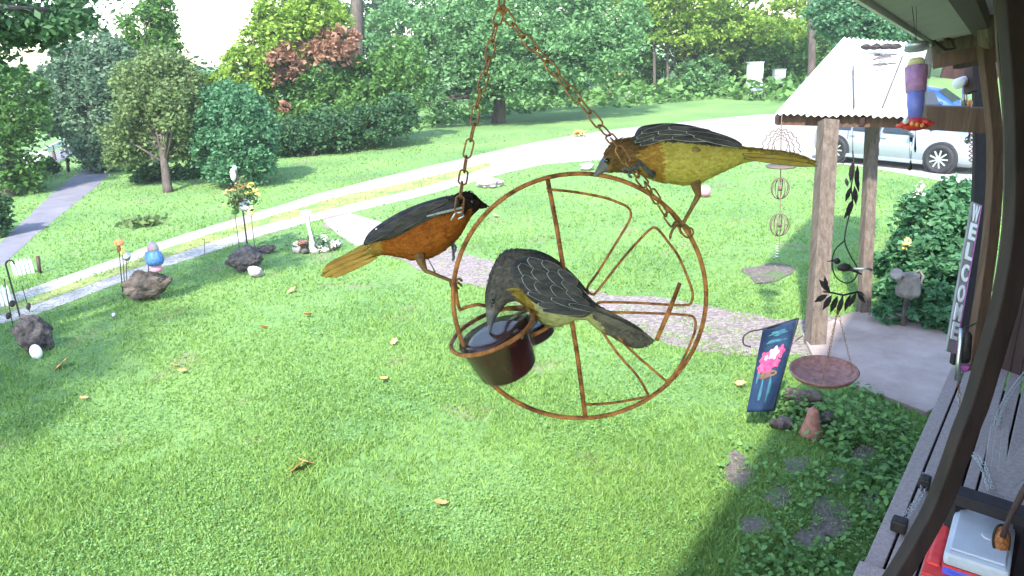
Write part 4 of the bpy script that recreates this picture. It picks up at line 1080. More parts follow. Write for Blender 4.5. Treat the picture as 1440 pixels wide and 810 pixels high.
# --- male oriole on the left rim
b2 = thing('oriole', 'orange breasted black headed oriole perched on the left rim, yellow tail to the left', 'bird', N(640, 395), BR)
mats = ['plum_black', 'plum_orange', 'plum_yellow', 'plum_olive', 'plum_amber']
bird_loft([(459, 375, 453, 389, 9, 3), (466, 370, 470, 388, 10, 2), (480, 362, 487, 378, 10, 2), (500, 350, 508, 366, 10, 2), (516, 340, 524, 363, 12, (3, 4, .3)), (534, 325, 538, 358, 17, (0, 1, .2)), (555, 312, 560, 361, 24, (0, 1, .35)), (578, 299, 584, 366, 29, (0, 1, .4)), (600, 289, 606, 362, 31, (0, 1, .4)), (620, 281, 626, 351, 30, (0, 1, .3)), (637, 275, 642, 337, 26, (0, 1, .0)), (648, 271, 652, 322, 22, (0, 1, -.35)), (660, 270, 661, 306, 18, 0), (669, 276, 668, 298, 13, 0), (675, 282, 674, 293, 7, 0), (684, 289, 684, 292, 1.5, 0)], mats, b2, dz=.012); plumage(b2.children[-1], 3200, 2)
for sg, o_ in ((-1, -.006), (1, .03)):
    m_ = [(645, 280, 646, 292, 2, 0), (632, 275, 634, 300, 5, 0), (610, 280, 614, 307, 6.5, 0), (585, 288, 590, 318, 6.5, 0), (560, 299, 566, 330, 6, 0), (535, 314, 540, 338, 5, 0), (518, 328, 522, 342, 3, 0), (511, 341, 513, 346, 1.2, 0)]
    wg = bird_loft(m_, ['feather_dark'], b2, 'wing', 12, dz=o_ + .002)
    if sg < 0:
        for (a, b, c, d, w) in [(640, 288, 602, 304, 8), (630, 281, 590, 297, 9), (610, 286, 570, 306, 9), (600, 300, 555, 326, 9), (590, 296, 545, 320, 9), (570, 306, 528, 331, 8), (560, 316, 514, 342, 8)]:
            feather(wg, a, b, c, d, w, o_ - .005, .002, rim=.09, edge='plum_grey')
        m = MB(); m.tube([N(650, 292, o_ - .008), N(625, 298, o_ - .009), N(600, 304, o_ - .008)], [1.6 * S, 2 * S, 1.2 * S], 6); m.build('wing_bar', 'feather_edge', wg)
m = MB(); m.blob(N(531, 323, -.005), (4 * S, 2 * S, 2.6 * S), .1, 2, 3, ax=(RT, FW, UP)); m.build('wing_spot', 'white', b2, smooth=True)
eyeball(b2, 664, 284, .002, 3.2)
foot(b2, [N(590, 358, .0), N(593, 370, -.002), N(599, 381, -.003), N(615, 387, -.002), N(632, 394, -.004), N(640, 397, -.006)], [[N(638, 396, -.006), N(646, 392, -.008), N(650, 396, .0)], [N(638, 396, -.006), N(645, 398, -.008), N(650, 403, .0)], [N(638, 397, -.006), N(640, 403, -.008), N(646, 406, .0)], [N(634, 395, -.004), N(634, 402, .003), N(641, 405, .006)]], [8 * S, 6 * S, 3.4 * S, 2.6 * S, 2.6 * S, 3.2 * S], ['plum_brown'])
foot(b2, [N(624, 335, .014), N(630, 344, .012), N(637, 343, .008)], [[N(636, 343, .006), N(641, 348, .002), N(638, 356, .0)], [N(636, 343, .006), N(638, 362, -.002), N(636, 366, .0)]], [4 * S, 2.6 * S, 2.4 * S], ['leg_skin'])

for a, b, c, d, w, o_ in [(518, 347, 457, 376, 9, .004), (520, 352, 453, 382, 9, .001), (524, 358, 455, 389, 9, -.002), (530, 362, 466, 390, 8, -.004)]:
    feather(b2, a, b, c, d, w, o_, -.001, 'plum_amber', 'plum_olive', .12)
# --- oriole bending into the jar
b3 = thing('oriole', 'grey backed oriole with pale edged wings bending down into the jelly jar', 'bird', N(745, 455), BR)
mats = ['bill', 'plum_grey', 'plum_olive', 'plum_belly', 'plum_tail', 'feather_dark']
bird_loft([(688, 472, 689, 473, .6, 0, -22), (685, 452, 694, 455, 4.5, 0, -22), (683, 434, 702, 440, 10, 1, -20), (684, 408, 713, 426, 15, 1, -16), (690, 383, 728, 424, 20, (1, 2, -.3), -10), (702, 360, 744, 437, 24, (1, 2, -.2), -4), (716, 351, 760, 453, 27, (1, 3, -.3), 0), (738, 351, 778, 460, 31, (1, 3, -.3), 0), (763, 361, 796, 456, 29, (1, 3, -.3), 0), (787, 375, 812, 450, 25, (1, 3, -.3), 0), (806, 392, 825, 450, 20, (1, 3, -.3), 2), (822, 410, 836, 459, 15, (4, 3, -.5), 5), (836, 425, 848, 467, 11, 4, 9), (860, 440, 864, 475, 10, 4, 14), (888, 456, 882, 485, 10, 4, 20), (906, 468, 893, 489, 9, 4, 24), (917, 477, 908, 487, 4, 4, 26)], mats, b3, dz=0); plumage(b3.children[-1], 3000, 3)
for a, b, c, d, w, o_ in [(828, 428, 905, 468, 11, -.004), (828, 436, 917, 479, 12, -.007), (832, 444, 904, 485, 11, -.005), (834, 450, 890, 487, 10, -.002)]:
    feather(b3, a, b, c, d, w, o_, .022, 'plum_tail', 'plum_grey', .1)
wg = bird_loft([(716, 380, 722, 398, 3, 0), (728, 366, 742, 420, 9, 0), (748, 362, 765, 436, 12, 0), (772, 370, 788, 442, 12, 0), (795, 385, 808, 446, 10, 0), (813, 402, 822, 446, 7, 0), (828, 420, 832, 440, 4, 0), (838, 432, 839, 438, 1.5, 0)], ['feather_dark'], b3, 'wing', 14, dz=-.014)
for (a, b, c, d, w) in [(730, 372, 752, 392, 17), (735, 388, 758, 410, 17), (742, 364, 770, 380, 16), (748, 380, 776, 398, 17), (752, 398, 778, 418, 16), (762, 368, 790, 384, 14), (770, 383, 797, 402, 16), (775, 402, 800, 422, 15), (785, 380, 812, 400, 13), (790, 396, 818, 416, 12), (796, 410, 828, 430, 10), (756, 428, 818, 437, 12), (762, 436, 826, 441, 10), (775, 420, 826, 434, 11), (800, 428, 838, 437, 8), (742, 412, 800, 432, 11)]:
    feather(wg, a, b, c, d, w, -.0225, .004, rim=.065)
wg = bird_loft([(724, 356, 730, 366, 3, 0), (745, 350, 752, 366, 5, 0), (775, 360, 782, 376, 5, 0), (805, 384, 808, 396, 4, 0), (826, 408, 828, 415, 2, 0)], ['feather_dark'], b3, 'wing', 12, dz=.012)
eyeball(b3, 693, 424, -.0225, 3.2)
foot(b3, [N(748, 450, -.008), N(745, 458, -.012), N(738, 464, -.02), N(733, 467, -.03)], [[N(733, 466, -.03), N(727, 464, -.04), N(722, 469, -.042)], [N(733, 466, -.03), N(735, 471, -.044), N(733, 477, -.046)]], [9 * S, 6 * S, 3 * S, 2.4 * S], ['leg_skin'])

# ================================================================== things in the yard
def up_at(g, h): return V((g.x, g.y, h))
Rf = V((1, 0, 0)); Ff = V((0, 1, 0)); Uf = V((0, 0, 1))
def rock(name, label, cat, px, py, rx, ry, key, seed, noise=.25, tilt=0.0, group=None, depth=None, sub=3):
    """a rock whose foot is at pixel px,py; rx, ry half sizes in pixels"""
    g = Z(px, py); s = dep(g) / 1000
    m = MB(); X = (Rf * math.cos(tilt) + Uf * math.sin(tilt)); Zz = (Uf * math.cos(tilt) - Rf * math.sin(tilt))
    r = (rx * s, (depth or rx) * s * .8, ry * s * 1.05)
    c = up_at(g, r[2] * .8) + Ff * r[1] * .5 + (Uf * abs(math.sin(tilt)) * rx * s * .45)
    m.blob(c, r, noise, 5 if rx > 15 else sub, seed, (X, Ff, Zz), rough=.45 if rx > 8 and key not in ('white',) else 0)
    o = m.build(name, key, None, loc=g, smooth=True)
    return tag(o, label, cat, group)
rock('boulder', 'rounded dark boulder at the far left with a white ball before it', 'rock', 47, 497, 28, 30, 'stone', 9, .12)
rock('boulder', 'long brown boulder topped by a blue garden figure', 'rock', 208, 424, 37, 20, 'stone_brown', 2, .16, .26, depth=20)
rock('boulder', 'low dark flat boulder at the foot of the planted pole', 'rock', 346, 384, 26, 18, 'stone', 5, .16, .15, depth=22)
rock('boulder', 'small dark tapering rock right of the planted pole', 'rock', 374, 357, 16, 6, 'stone', 8, .2, .05, depth=10)
rock('rock', 'pale rounded rock leaning on the planted boulder', 'rock', 359, 391, 12, 9, 'stone_pale', 4, .15)
o = rock('garden_ball', 'white egg shaped ball before the leftmost boulder', 'ball', 51, 505, 8, 11, 'white', 3, .0)
rock('rock', 'pinkish flat rock between driveway and lawn behind the ring', 'rock', 690, 264, 20, 7, 'pale_stone' if 'pale_stone' in M else 'stone_pale', 11, .25)
rock('rock', 'pale lavender rock near the left of the perched yellow oriole', 'rock', 826, 240, 10, 6, 'stone_pale', 12, .2)
for i, (x, y, r_) in enumerate([(866, 141, 6), (886, 140, 9), (899, 141, 6)]):
    rock('rock', ['small white stone left of three at the back edge', 'largest white stone at the back edge of the lawn', 'small white stone right of three at the back edge'][i], 'rock', x, y, r_, r_ * .7, 'stone_pale', 20 + i, .2, group='white stones at the back edge')
# rods and stakes
def stake(label, base_px, top_px, r=.007, hook=None, tops=(), name='garden_stake', cat='garden stake', key='iron', extra=None, group='garden stakes among the boulders'):
    g = Z(*base_px); D = dep(g); s = D / 1000
    t = thing(name, label, cat, g, group)
    a = P(top_px[0], top_px[1], D)
    m = MB(); pts = [g - V((0, 0, .05)), g.lerp(a, .5), a]
    if hook:
        for k in range(1, 8):
            an = math.pi * (1 - k / 7.0)
            pts.append(a + RT * (hook * s * (1 + math.cos(an)) / 1.0) + UP * (abs(hook) * s * math.sin(an)))
    m.tube(pts, r, 7); m.build('rod', key, t, smooth=True)
    for (x, y, rx, ry, ky, nm) in tops:
        m = MB(); m.blob(P(x, y, D - .02), (rx * s, rx * s * .8, ry * s), .15, 2, int(x), ax=(RT, Ff, UP)); m.build(nm, ky, t, smooth=True)
    return t, D, s
stake('tall black shepherd hook behind the leftmost boulder', (36, 474), (8, 372), .011, 6)
stake('thin dark rod with black drops left of the leftmost boulder', (20, 470), (6, 392), .006, None, [(17, 427, 4, 5, 'iron', 'drop'), (12, 444, 4, 5, 'iron', 'drop')])
stake('short dark rod with a black drop right of the shepherd hook', (42, 440), (31, 402), .006, None, [(40, 431, 3, 5, 'iron', 'drop')])
stake('garden stake topped with an orange metal flower beside the brown boulder', (173, 420), (167, 346), .007, None, [(167, 341, 7, 5, 'orange', 'flower'), (167, 350, 3, 5, 'rust', 'bud')])
stake('garden stake topped with a yellow flower beside the brown boulder', (176, 416), (172, 352), .006, None, [(172, 352, 4, 7, 'yellow', 'flower')])
stake('garden stake carrying a small silver ball beside the brown boulder', (178, 408), (178, 368), .006, None, [(178, 361, 5.5, 6.5, 'steel', 'ball')])
stake('thin curved dark wire standing before the gravel track', (287, 358), (288, 335), .005)
stake('small silver topped peg standing alone in the lawn', (161, 450), (160, 444), .006, None, [(160, 443, 3, 4, 'steel', 'ball')])
t, D, s = stake('thin rod with a green plate left of the planted pole', (338, 358), (330, 300), .006, None, [(330, 296, 7, 6, 'leaf_weed', 'plate')])
stake('thin rod with a yellow leaf plate right of the planted pole', (358, 348), (353, 300), .006, None, [(352, 296, 5, 9, 'yellow', 'leaf')])
# planted pole with flower basket and white bird
g = Z(350, 362); D = dep(g); s = D / 1000
t = thing('plant_pole', 'dark pole with flowering basket and white bird figure above the flat boulder', 'plant pole', g)
m = MB(); m.tube([g, P(342, 300, D), P(333, 240, D)], .014, 8); m.build('pole', 'iron', t, smooth=True)
m = MB(); m.blob(P(328, 246, D), (4 * s, 4 * s, 9 * s), .2, 2, 3); m.blob(P(330, 236, D), (3 * s, 3 * s, 3.5 * s), .05, 2, 3); m.build('bird_figure', 'white', t, smooth=True)
m = MB(); m.lathe([(.004, -.12), (.08, -.11), (.13, 0), (.12, 0), (.07, -.09), (.004, -.1)], Matrix.Translation(P(338, 280, D)), 16); m.build('basket', 'dark_wood', t, smooth=True)
bl = [(tuple(P(x, y, D + o_)), (rx * s, rx * s, ry * s)) for x, y, rx, ry, o_ in [(338, 268, 22, 15, 0), (325, 277, 12, 12, -.05), (355, 265, 10, 10, 0), (342, 282, 16, 8, 0)]]
fast_mesh('foliage', leaf_cards(crown_points(bl, 900, .4, .8), .045, .2), 4, 'leaf_olive', t)
for ky, sp_ in (('yellow', [(350, 262), (357, 268), (361, 271), (316, 288), (347, 270), (353, 258)]), ('dry_leaf', [(320, 270), (333, 262), (327, 266), (341, 262)])):
    for x, y in sp_: fast_mesh('flower', leaf_cards(np.array(P(x, y, D - .1))[None] + rg.normal(size=(16, 3)) * .02, .035, -.2), 4, ky, t)
m = MB(); m.blob(P(344, 288, D - .06), (9 * s, 2 * s, 9 * s), .02, 3, 1, ax=(RT, FW, UP)); m.build('glass_disc', 'steel', t, smooth=True)
# blue figure on the brown boulder
g = P(221, 381, 10.35); s = .01035
t = thing('garden_figure', 'small blue garden figure with a pale hood standing on the brown boulder', 'garden figure', g)
Mx = Matrix.Translation(g)
m = MB(); m.lathe([(.004, 0), (.075, 0), (.085, .03), (.07, .08), (.045, .1), (.004, .1)], Mx, 16); m.build('base', 'pale_pink', t, smooth=True)
m = MB(); m.lathe([(.004, .09), (.10, .1), (.13, .17), (.115, .24), (.085, .29), (.06, .32), (.004, .325)], Mx, 18); m.blob(g + V((.07, -.06, .2)), (.05, .03, .09), .2, 2, 1); m.blob(g + V((-.07, -.05, .2)), (.04, .04, .1), .2, 2, 2); m.build('robe', 'blue', t, smooth=True)
m = MB(); m.blob(g + V((0, -.02, .355)), (.05, .05, .055), .02, 2); m.build('head', 'pale_pink', t, smooth=True)
m = MB(); m.lathe([(.075, .30), (.08, .35), (.06, .40), (.035, .43), (.004, .45)], Mx @ Matrix.Translation((0, .012, 0)), 16); m.build('hood', 'stone_pale', t, smooth=True)
m = MB(); m.tube([P(209, 385, 10.4), P(208, 350, 10.4)], .006, 6); m.build('staff', 'iron', t)
# small picket fence at the far left
def picket(label, pxs, ytop, ybot, group):
    g = Z(pxs[0], ybot[0]); t = thing('picket_fence', label, 'fence', g, group)
    gs = [Z(x, ybot[0] + (ybot[1] - ybot[0]) * i / (len(pxs) - 1)) for i, x in enumerate(pxs)]
    for i, q in enumerate(gs):
        D = dep(q); hgt = (ybot[0] - ytop[0]) * D / 1000
        m = MB(); w_ = 2.2 * D / 1000
        m.prism([q + Rf * -w_, q + Rf * w_, q + Rf * w_ + Uf * hgt * .8, q + Uf * hgt, q - Rf * w_ + Uf * hgt * .8], Ff, .02); m.build('picket', 'white_paint', t)
    for k in (.3, .65):
        m = MB(); a, b = gs[0] + Uf * k * hgt + Ff * .035, gs[-1] + Uf * k * hgt + Ff * .035; m.beam(a, b, .02, .04); m.build('rail', 'white_paint', t)
    return t
picket('short white picket fence on the grass between road and driveway', [22, 28, 34, 40, 46], (365, 362), (388, 384), 'little white picket fences')
picket('little white picket fence at the left edge beside the black hook', [-8, -2, 4, 10, 16], (402, 400), (434, 430), 'little white picket fences')
stake('short dark post at the right end of the white picket fence', (56, 385), (53, 360), .03, None, group='posts by the roads', name='post', cat='post', key='dark_wood')
stake('dark post topped by a small box beside the far road', (96, 242), (95, 226), .05, None, [(95, 225, 4, 3, 'iron', 'box')], group='posts by the roads', name='mailbox_post', cat='post', key='dark_wood')
stake('pale tall pole rising between the trees against the sky', (272, 210), (266, 98), .10, None, group='posts by the roads', name='utility_pole', cat='pole', key='stone_pale')
# white guard rail and tank by the far road
g = Z(62, 236); t = thing('guard_rail', 'white guard rail along the far road', 'guard rail', g)
pp = [Z(64, 236), Z(78, 226), Z(95, 216), Z(112, 206)]
m = MB()
for a, b in zip(pp, pp[1:]): m.beam(a + Uf * .5, b + Uf * .5, .05, .22)
m.build('rail', 'white_paint', t)
for q in pp:
    m = MB(); m.beam(q - Uf * .05, q + Uf * .6, .08, .08, up=Ff); m.build('post', 'post_wood', t)
g = Z(52, 240); m = MB(); m.tube([up_at(g, .34) + V((-.4, -.25, 0)), up_at(g, .34) + V((-.34, -.2, 0)), up_at(g, .34) + V((.34, .3, 0)), up_at(g, .34) + V((.4, .35, 0))], [.1, .3, .3, .1], 14)
t = thing('storage_tank', 'white rounded tank lying beside the far road', 'tank', g); m.build('tank', 'white_paint', t, smooth=True)
for k in (-.25, .25):
    m = MB(); m.beam(up_at(g, 0) + V((k, k * .8, 0)), up_at(g, .12) + V((k, k * .8, 0)), .2, .1, up=Ff); m.build('foot', 'concrete', t)
# ring of stones with flowers, pot and white trumpet vase
g = Z(445, 356); D = dep(g); s = D / 1000
bed = thing('stone_ring', 'ring of small grey stones around white flowers near the driveway', 'flower bed', g)
for i in range(13):
    a = i * 2 * math.pi / 13
    q = up_at(Z(446, 350), .05) + V((math.cos(a) * .38, math.sin(a) * .34, 0))
    m = MB(); m.blob(q, (rnd.uniform(.05, .085), .06, rnd.uniform(.045, .07)), .3, 2, i); m.build('stone', 'stone_pale' if i % 3 else 'stone', bed, smooth=True)
q = np.array(up_at(Z(446, 350), .12))[None] + rg.normal(size=(420, 3)) * np.array([.2, .16, .06]); fast_mesh('foliage', leaf_cards(q, .045, -.3), 4, 'leaf_grey', bed)
for x, y in [(417, 345), (456, 334), (468, 345), (475, 341), (449, 350)]: fast_mesh('flower', leaf_cards(np.array(P(x, y, D))[None] + rg.normal(size=(26, 3)) * .025, .035, -.3), 4, 'cream', bed)
g = Z(427, 354); Mx = Matrix.Translation(g)
t = thing('flower_pot', 'small terracotta pot at the left side of the stone ring', 'pot', g)
m = MB(); m.lathe([(.004, 0), (.06, 0), (.085, .16), (.095, .16), (.095, .2), (.075, .2), (.07, .15), (.004, .14)], Mx, 16); m.build('pot', 'terracotta', t, smooth=True)
g = Z(441, 352); t = thing('trumpet_vase', 'white slender trumpet shaped vase standing in the stone ring', 'vase', g)
a, b = up_at(g, .05), P(430, 296, D)
ax = (b - a).normalized(); L = (b - a).length; u_ = ax.orthogonal().normalized(); v_ = ax.cross(u_)
Mx = Matrix(((u_.x, v_.x, ax.x, a.x), (u_.y, v_.y, ax.y, a.y), (u_.z, v_.z, ax.z, a.z), (0, 0, 0, 1)))
m = MB(); m.lathe([(.004, 0), (.06, 0), (.035, .04), (.03, L * .5), (.045, L * .8), (.10, L), (.085, L), (.03, L * .8), (.004, L * .75)], Mx, 16); m.build('vase', 'white', t, smooth=True)
m = MB(); m.tube([a + V((.06, 0, 0)), P(437, 320, D), P(434, 300, D)], .012, 6); m.build('stem', 'leaf_maple', t)
rock('garden_figure', 'small grey figure like stone beside the white trumpet vase', 'garden figure', 440, 356, 5, 10, 'stone_pale', 31, .2)
# far things by the tree line
g = Z(861, 133); D = dep(g); s = D / 1000
t = thing('tree_stump', 'red brown stump with two peach balls on top at the back edge', 'stump', g)
m = MB(); m.lathe([(.004, 0), (.5, 0), (.42, .3), (.4, 24 * s), (.36, 25 * s), (.004, 25 * s)], Matrix.Translation(g), 14); m.build('stump', 'brown_wood', t, smooth=True)
for x, y, r_, ky in [(853, 104, 6, 'dry_leaf'), (874, 106, 6, 'dry_leaf')]:
    m = MB(); m.blob(P(x, y, D - .2), r_ * s, .08, 2, x); m.build('ball', ky, t, smooth=True)
def boxy(label, x0, y0, x1, y1, base_y, name='hive_box', cat='box'):
    g = Z((x0 + x1) / 2, base_y); D = dep(g); s = D / 1000
    t = thing(name, label, cat, g, 'white boxes at the back of the yard')
    w_, top, bot = (x1 - x0) * s, P((x0 + x1) / 2, y0, D).z, P((x0 + x1) / 2, y1, D).z
    m = MB(); m.box(V((g.x, g.y, (top + bot) / 2)), (w_, w_ * .7, top - bot)); m.build('box', 'white', t, bevel=.02)
    m = MB(); m.box(V((g.x, g.y, top + .03)), (w_ * 1.1, w_ * .8, .06)); m.build('lid', 'grey_plastic', t, bevel=.01)
    for sx in (-.4, .4):
        m = MB(); m.box(V((g.x + sx * w_, g.y, bot / 2)), (.08, .08, max(.05, bot))); m.build('leg', 'post_wood', t)
boxy('taller white box on legs at the back edge of the yard', 1050, 88, 1069, 121, 133)
boxy('smaller white square box right of the taller one at the back', 1086, 98, 1101, 117, 131)
g = Z(1064, 141); D = dep(g); s = D / 1000
t = thing('garden_cart', 'small grey two wheeled cart below the taller white box', 'cart', g)
m = MB(); m.blob(up_at(g, .55), (.42, .25, .16), .15, 2, 4); m.build('tray', 'steel', t, smooth=True)
for sx in (-.3, .3):
    m = MB(); c = up_at(g, .24) + V((sx, -.2, 0)); m.tube([c + V((math.cos(a) * .2, 0, math.sin(a) * .2)) for a in [i * math.pi / 8 for i in range(16)]], .035, 6, True); m.tube([c, up_at(g, .5) + V((sx, -.1, 0))], .02, 5); m.build('wheel', 'black_rubber', t, smooth=True)
g = Z(991, 277); D = dep(g); m = MB(); m.blob(up_at(g, 8.5 * D / 1000), 8.5 * D / 1000, .0, 3); tag(m.build('ball', 'pale_pink', None, loc=g, smooth=True), 'pink ball lying on the lawn behind the perched oriole leg', 'ball')
g = Z(1343, 262); D = dep(g)
stake('white globe on a short stake in front of the silver car', (1343, 300), (1343, 262), .01, None, [(1343, 257, 5, 5, 'white', 'globe')], group='garden lights')
g = Z(814, 192); D = dep(g); s = D / 1000
t = thing('flower_clump', 'small clump of orange flowers beside the bright gravel', 'flowers', g)
q = np.array(up_at(g, .15))[None] + rg.normal(size=(80, 3)) * np.array([.12, .1, .06]); fast_mesh('flower', leaf_cards(q, .06, -.3), 4, 'dry_leaf', t); fast_mesh('foliage', leaf_cards(q - np.array([0, 0, .08]), .07, -.3), 4, 'leaf_weed', t)

# ------------------------------------------------------------------ fallen leaves: curled five lobed
lf = MB(); pr = [(0, -.5), (.2, -.34), (.42, -.3), (.36, .0), (.42, .22), (.24, .32), (.05, .5), (-.2, .34), (-.4, .2), (-.34, -.05), (-.38, -.28), (-.18, -.32)]
top = [V((x, y, .3 * abs(x) ** 1.5 + .25 * y * y + .1 * x * y)) for x, y in pr] + [V((0, 0, .03))]
n_ = 12
lf.add(top + [a - V((0, 0, .015)) for a in top], [(i, (i + 1) % n_, n_) for i in range(n_)] + [((i + 1) % n_ + 13, i + 13, n_ + 13) for i in range(n_)] + [(i, i + 13, (i + 1) % n_ + 13, (i + 1) % n_) for i in range(n_)])
o = lf.build('tmp_leaf', 'dry_leaf'); leaf_me = o.data; bpy.data.objects.remove(o)
leaf_me.name = 'fallen_leaf'
FL = [(419, 657, 15, 'left half of the orange leaf pair in the lower left lawn'), (430, 650, 15, 'right half of the orange leaf pair in the lower left lawn'), (621, 707, 13, 'single pinkish leaf in the bottom centre lawn'), (540, 532, 9, 'orange leaf just left of the hanging jelly jar'), (433, 442, 9, 'orange leaf below the tail of the black headed oriole'), (118, 559, 9, 'narrow orange leaf in the shade at lower left'), (86, 513, 16, 'pale yellow leaf standing below the leftmost boulder'), (1041, 539, 9, 'yellow orange leaf left of the navy flag'), (410, 408, 8, 'faint tan leaf left of the orange tail'), (372, 460, 7, 'small tan leaf left of centre in the mid lawn'), (256, 521, 7, 'small pale leaf in the tree shade left of centre'), (697, 303, 6, 'small tan leaf seen through the top of the ring'), (554, 480, 7, 'dull tan leaf up and left of the jar'), (246, 513, 6, 'tiny white petal like leaf beside the small pale leaf')]
for i, (x, y, wpx, lb) in enumerate(FL):
    g = Z(x, y, .045); k = wpx * 1.9 * dep(g) / 1000
    o = bpy.data.objects.new('fallen_leaf', leaf_me); SC.collection.objects.link(o)
    o.location = g; o.scale = (k * rnd.uniform(.6, 1), k, k * rnd.uniform(.7, 1.4)); o.rotation_euler = (rnd.uniform(-.3, .5) + .25, rnd.uniform(-.3, .3), rnd.uniform(0, 6))
    tag(o, lb, 'leaf', 'dry leaves fallen on the lawn')

# ================================================================== things near the canopy and path
# garden flag
g = Z(1066, 588); D = 6.2
t = thing('garden_flag', 'navy garden flag with a pink potted flower print on a bent wire stand', 'flag', g)
TL, TR, BR, BL = (1073, 463), (1121, 449), (1087, 578), (1050, 580)
def fl(u, v, o=0.0):
    x = (TL[0] * (1 - u) + TR[0] * u) * (1 - v) + (BL[0] * (1 - u) + BR[0] * u) * v
    y = (TL[1] * (1 - u) + TR[1] * u) * (1 - v) + (BL[1] * (1 - u) + BR[1] * u) * v
    return P(x, y, D + .035 * math.sin(u * 5 + v * 2) + .02 * math.sin(v * 7) - o)
m = MB(); A, B = 14, 24
front = [fl(i / A, j / B) for j in range(B + 1) for i in range(A + 1)]; back = [q + FW * .006 for q in front]; K = len(front)
fs = [(j * (A + 1) + i, j * (A + 1) + i + 1, (j + 1) * (A + 1) + i + 1, (j + 1) * (A + 1) + i) for j in range(B) for i in range(A)]
m.add(front + back, fs + [tuple(K + a for a in f[::-1]) for f in fs] + [(i, i + 1, K + i + 1, K + i) for i in range(A)] + [(B * (A + 1) + i, B * (A + 1) + i + 1, K + B * (A + 1) + i + 1, K + B * (A + 1) + i) for i in range(A)])
clf = m.build('cloth', 'navy', t, smooth=True)
def printed(name, key, blobs_, lift):
    for bi, (u, v, ru, rv, nn, sd) in enumerate(blobs_):
        m = MB(); lift += .0006
        ring = [fl(u + math.cos(a) * ru * (1 + .22 * math.sin(a * nn + sd)), v + math.sin(a) * rv * (1 + .22 * math.sin(a * nn + sd)), lift) for a in [i * math.pi / 12 for i in range(24)]]
        m.add(ring + [fl(u, v, lift + .002)], [(i, (i + 1) % 24, 24) for i in range(24)])
        m.build(name, key, clf)
printed('print', 'teal_ink', [(.5, .10, .26, .03, 5, 0), (.48, .19, .30, .02, 3, 1), (.35, .75, .05, .14, 3, 0), (.62, .74, .05, .14, 3, 2), (.15, .55, .05, .1, 3, 2)], .004)
printed('print', 'brown_wood', [(.45, .56, .28, .06, 3, 1)], .006)
printed('print', 'pink', [(.28, .37, .17, .075, 5, 0), (.42, .47, .2, .08, 5, 1), (.72, .33, .13, .07, 5, 2), (.66, .45, .12, .05, 5, 3), (.2, .48, .12, .06, 5, 4)], .008)
printed('print', 'pale_pink', [(.52, .33, .15, .07, 5, 2), (.3, .37, .06, .03, 5, 1)], .011)
m = MB(); q0, q1 = P(1121, 448, D + .02), P(1071, 463, D + .02)
sp = [q0, q1, P(1056, 466, D), P(1046, 473, D), P(1046, 484, D), P(1056, 488, D)]
m.tube([V(a) for a in smoothpath([list(a) for a in sp], 4)], .007, 6)
m.tube([V((g.x, g.y, -.1)) + V((.18, .12, 0)), P(1092, 560, D + .06), P(1123, 447, D + .03)], .007, 6); m.build('stand', 'iron', t, smooth=True)
# terracotta bell, stones
g = Z(1140, 612); s = dep(g) / 1000
t = thing('terracotta_bell', 'brown terracotta bell standing among weeds below the hanging dish', 'garden bell', g)
m = MB(); m.lathe([(.004, 0), (16 * s, 0), (16.5 * s, 3 * s), (13 * s, 12 * s), (9.5 * s, 24 * s), (8 * s, 34 * s), (6.5 * s, 40 * s), (3 * s, 42.5 * s), (.003, 43 * s)], Matrix.Translation(g), 20); m.build('bell', 'terracotta', t, smooth=True)
m = MB(); m.tube([g + Uf * 42 * s + V((2.5 * s * math.cos(a), 0, 2.5 * s * math.sin(a))) for a in [i * math.pi / 6 for i in range(12)]], .9 * s, 6, True); m.build('loop', 'terracotta', t, smooth=True)
rock('rock', 'rounded brown rock right under the hanging dish', 'rock', 1135, 578, 26, 15, 'stone_brown', 41, .25)
rock('rock', 'small dark rock left of the terracotta bell', 'rock', 1102, 606, 15, 10, 'stone', 42, .3)
rock('rock', 'bluish dark rock right of the terracotta bell', 'rock', 1168, 600, 14, 11, 'stone', 43, .3)
rock('rock', 'small blue grey stone in the weeds below the bell', 'rock', 1215, 668, 9, 6, 'stone', 44, .3)
rock('rock', 'little white stone right of the terracotta bell', 'rock', 1174, 592, 4, 4, 'white', 45, .2)
for i, (x, y, rx, ry) in enumerate(SOIL):
    c = Z(x, y); q = [Z(x + rx * math.cos(a) * (1 + .25 * math.sin(3 * a + i)), y + ry * math.sin(a) * (1 + .25 * math.sin(2 * a + i))) for a in [k * math.pi / 12 for k in range(24)]]
    m = MB(); m.add([V((a.x, a.y, .012)) for a in q] + [V((c.x, c.y, .02))], [(k, (k + 1) % 24, 24) for k in range(24)])
    o = m.build('bare_soil', 'soil', fixn=False)
    for p_ in o.data.polygons:
        if p_.normal.z < 0: o.data.flip_normals(); break
    tag(o, kind='structure')
# watering can figure in the bush
g = ground_under(1272, 400, dep(Z(1275, 455)) - .25); 
D = dep(Z(1310, 462)) - .12; s = D / 1000
t = thing('watering_can', 'grey metal watering can standing in front of the leafy bush', 'watering can', P(1276, 415, D))
c = P(1276, 415, D)
m = MB(); m.lathe([(.004, 0), (15 * s, 0), (16 * s, 6 * s), (12 * s, 28 * s), (12.5 * s, 30 * s), (11 * s, 30 * s), (11 * s, 20 * s), (.004, 20 * s)], Matrix.Translation(c), 20); m.build('can', 'can_grey', t, smooth=True)
m = MB(); m.tube([c + V((-8 * s, 0, 10 * s)), P(1264, 392, D - .05), P(1259, 382, D - .1)], [5 * s, 3.4 * s, 3 * s], 10); m.lathe([(.004, 0), (3 * s, 0), (8 * s, 7 * s), (8.5 * s, 8 * s), (5 * s, 8 * s), (.004, 7 * s)], Matrix.Translation(P(1261, 388, D - .1)) @ Matrix.Rotation(math.radians(-40), 4, 'Y') @ Matrix.Rotation(.7, 4, 'X'), 14); m.build('spout', 'can_grey', t, smooth=True)
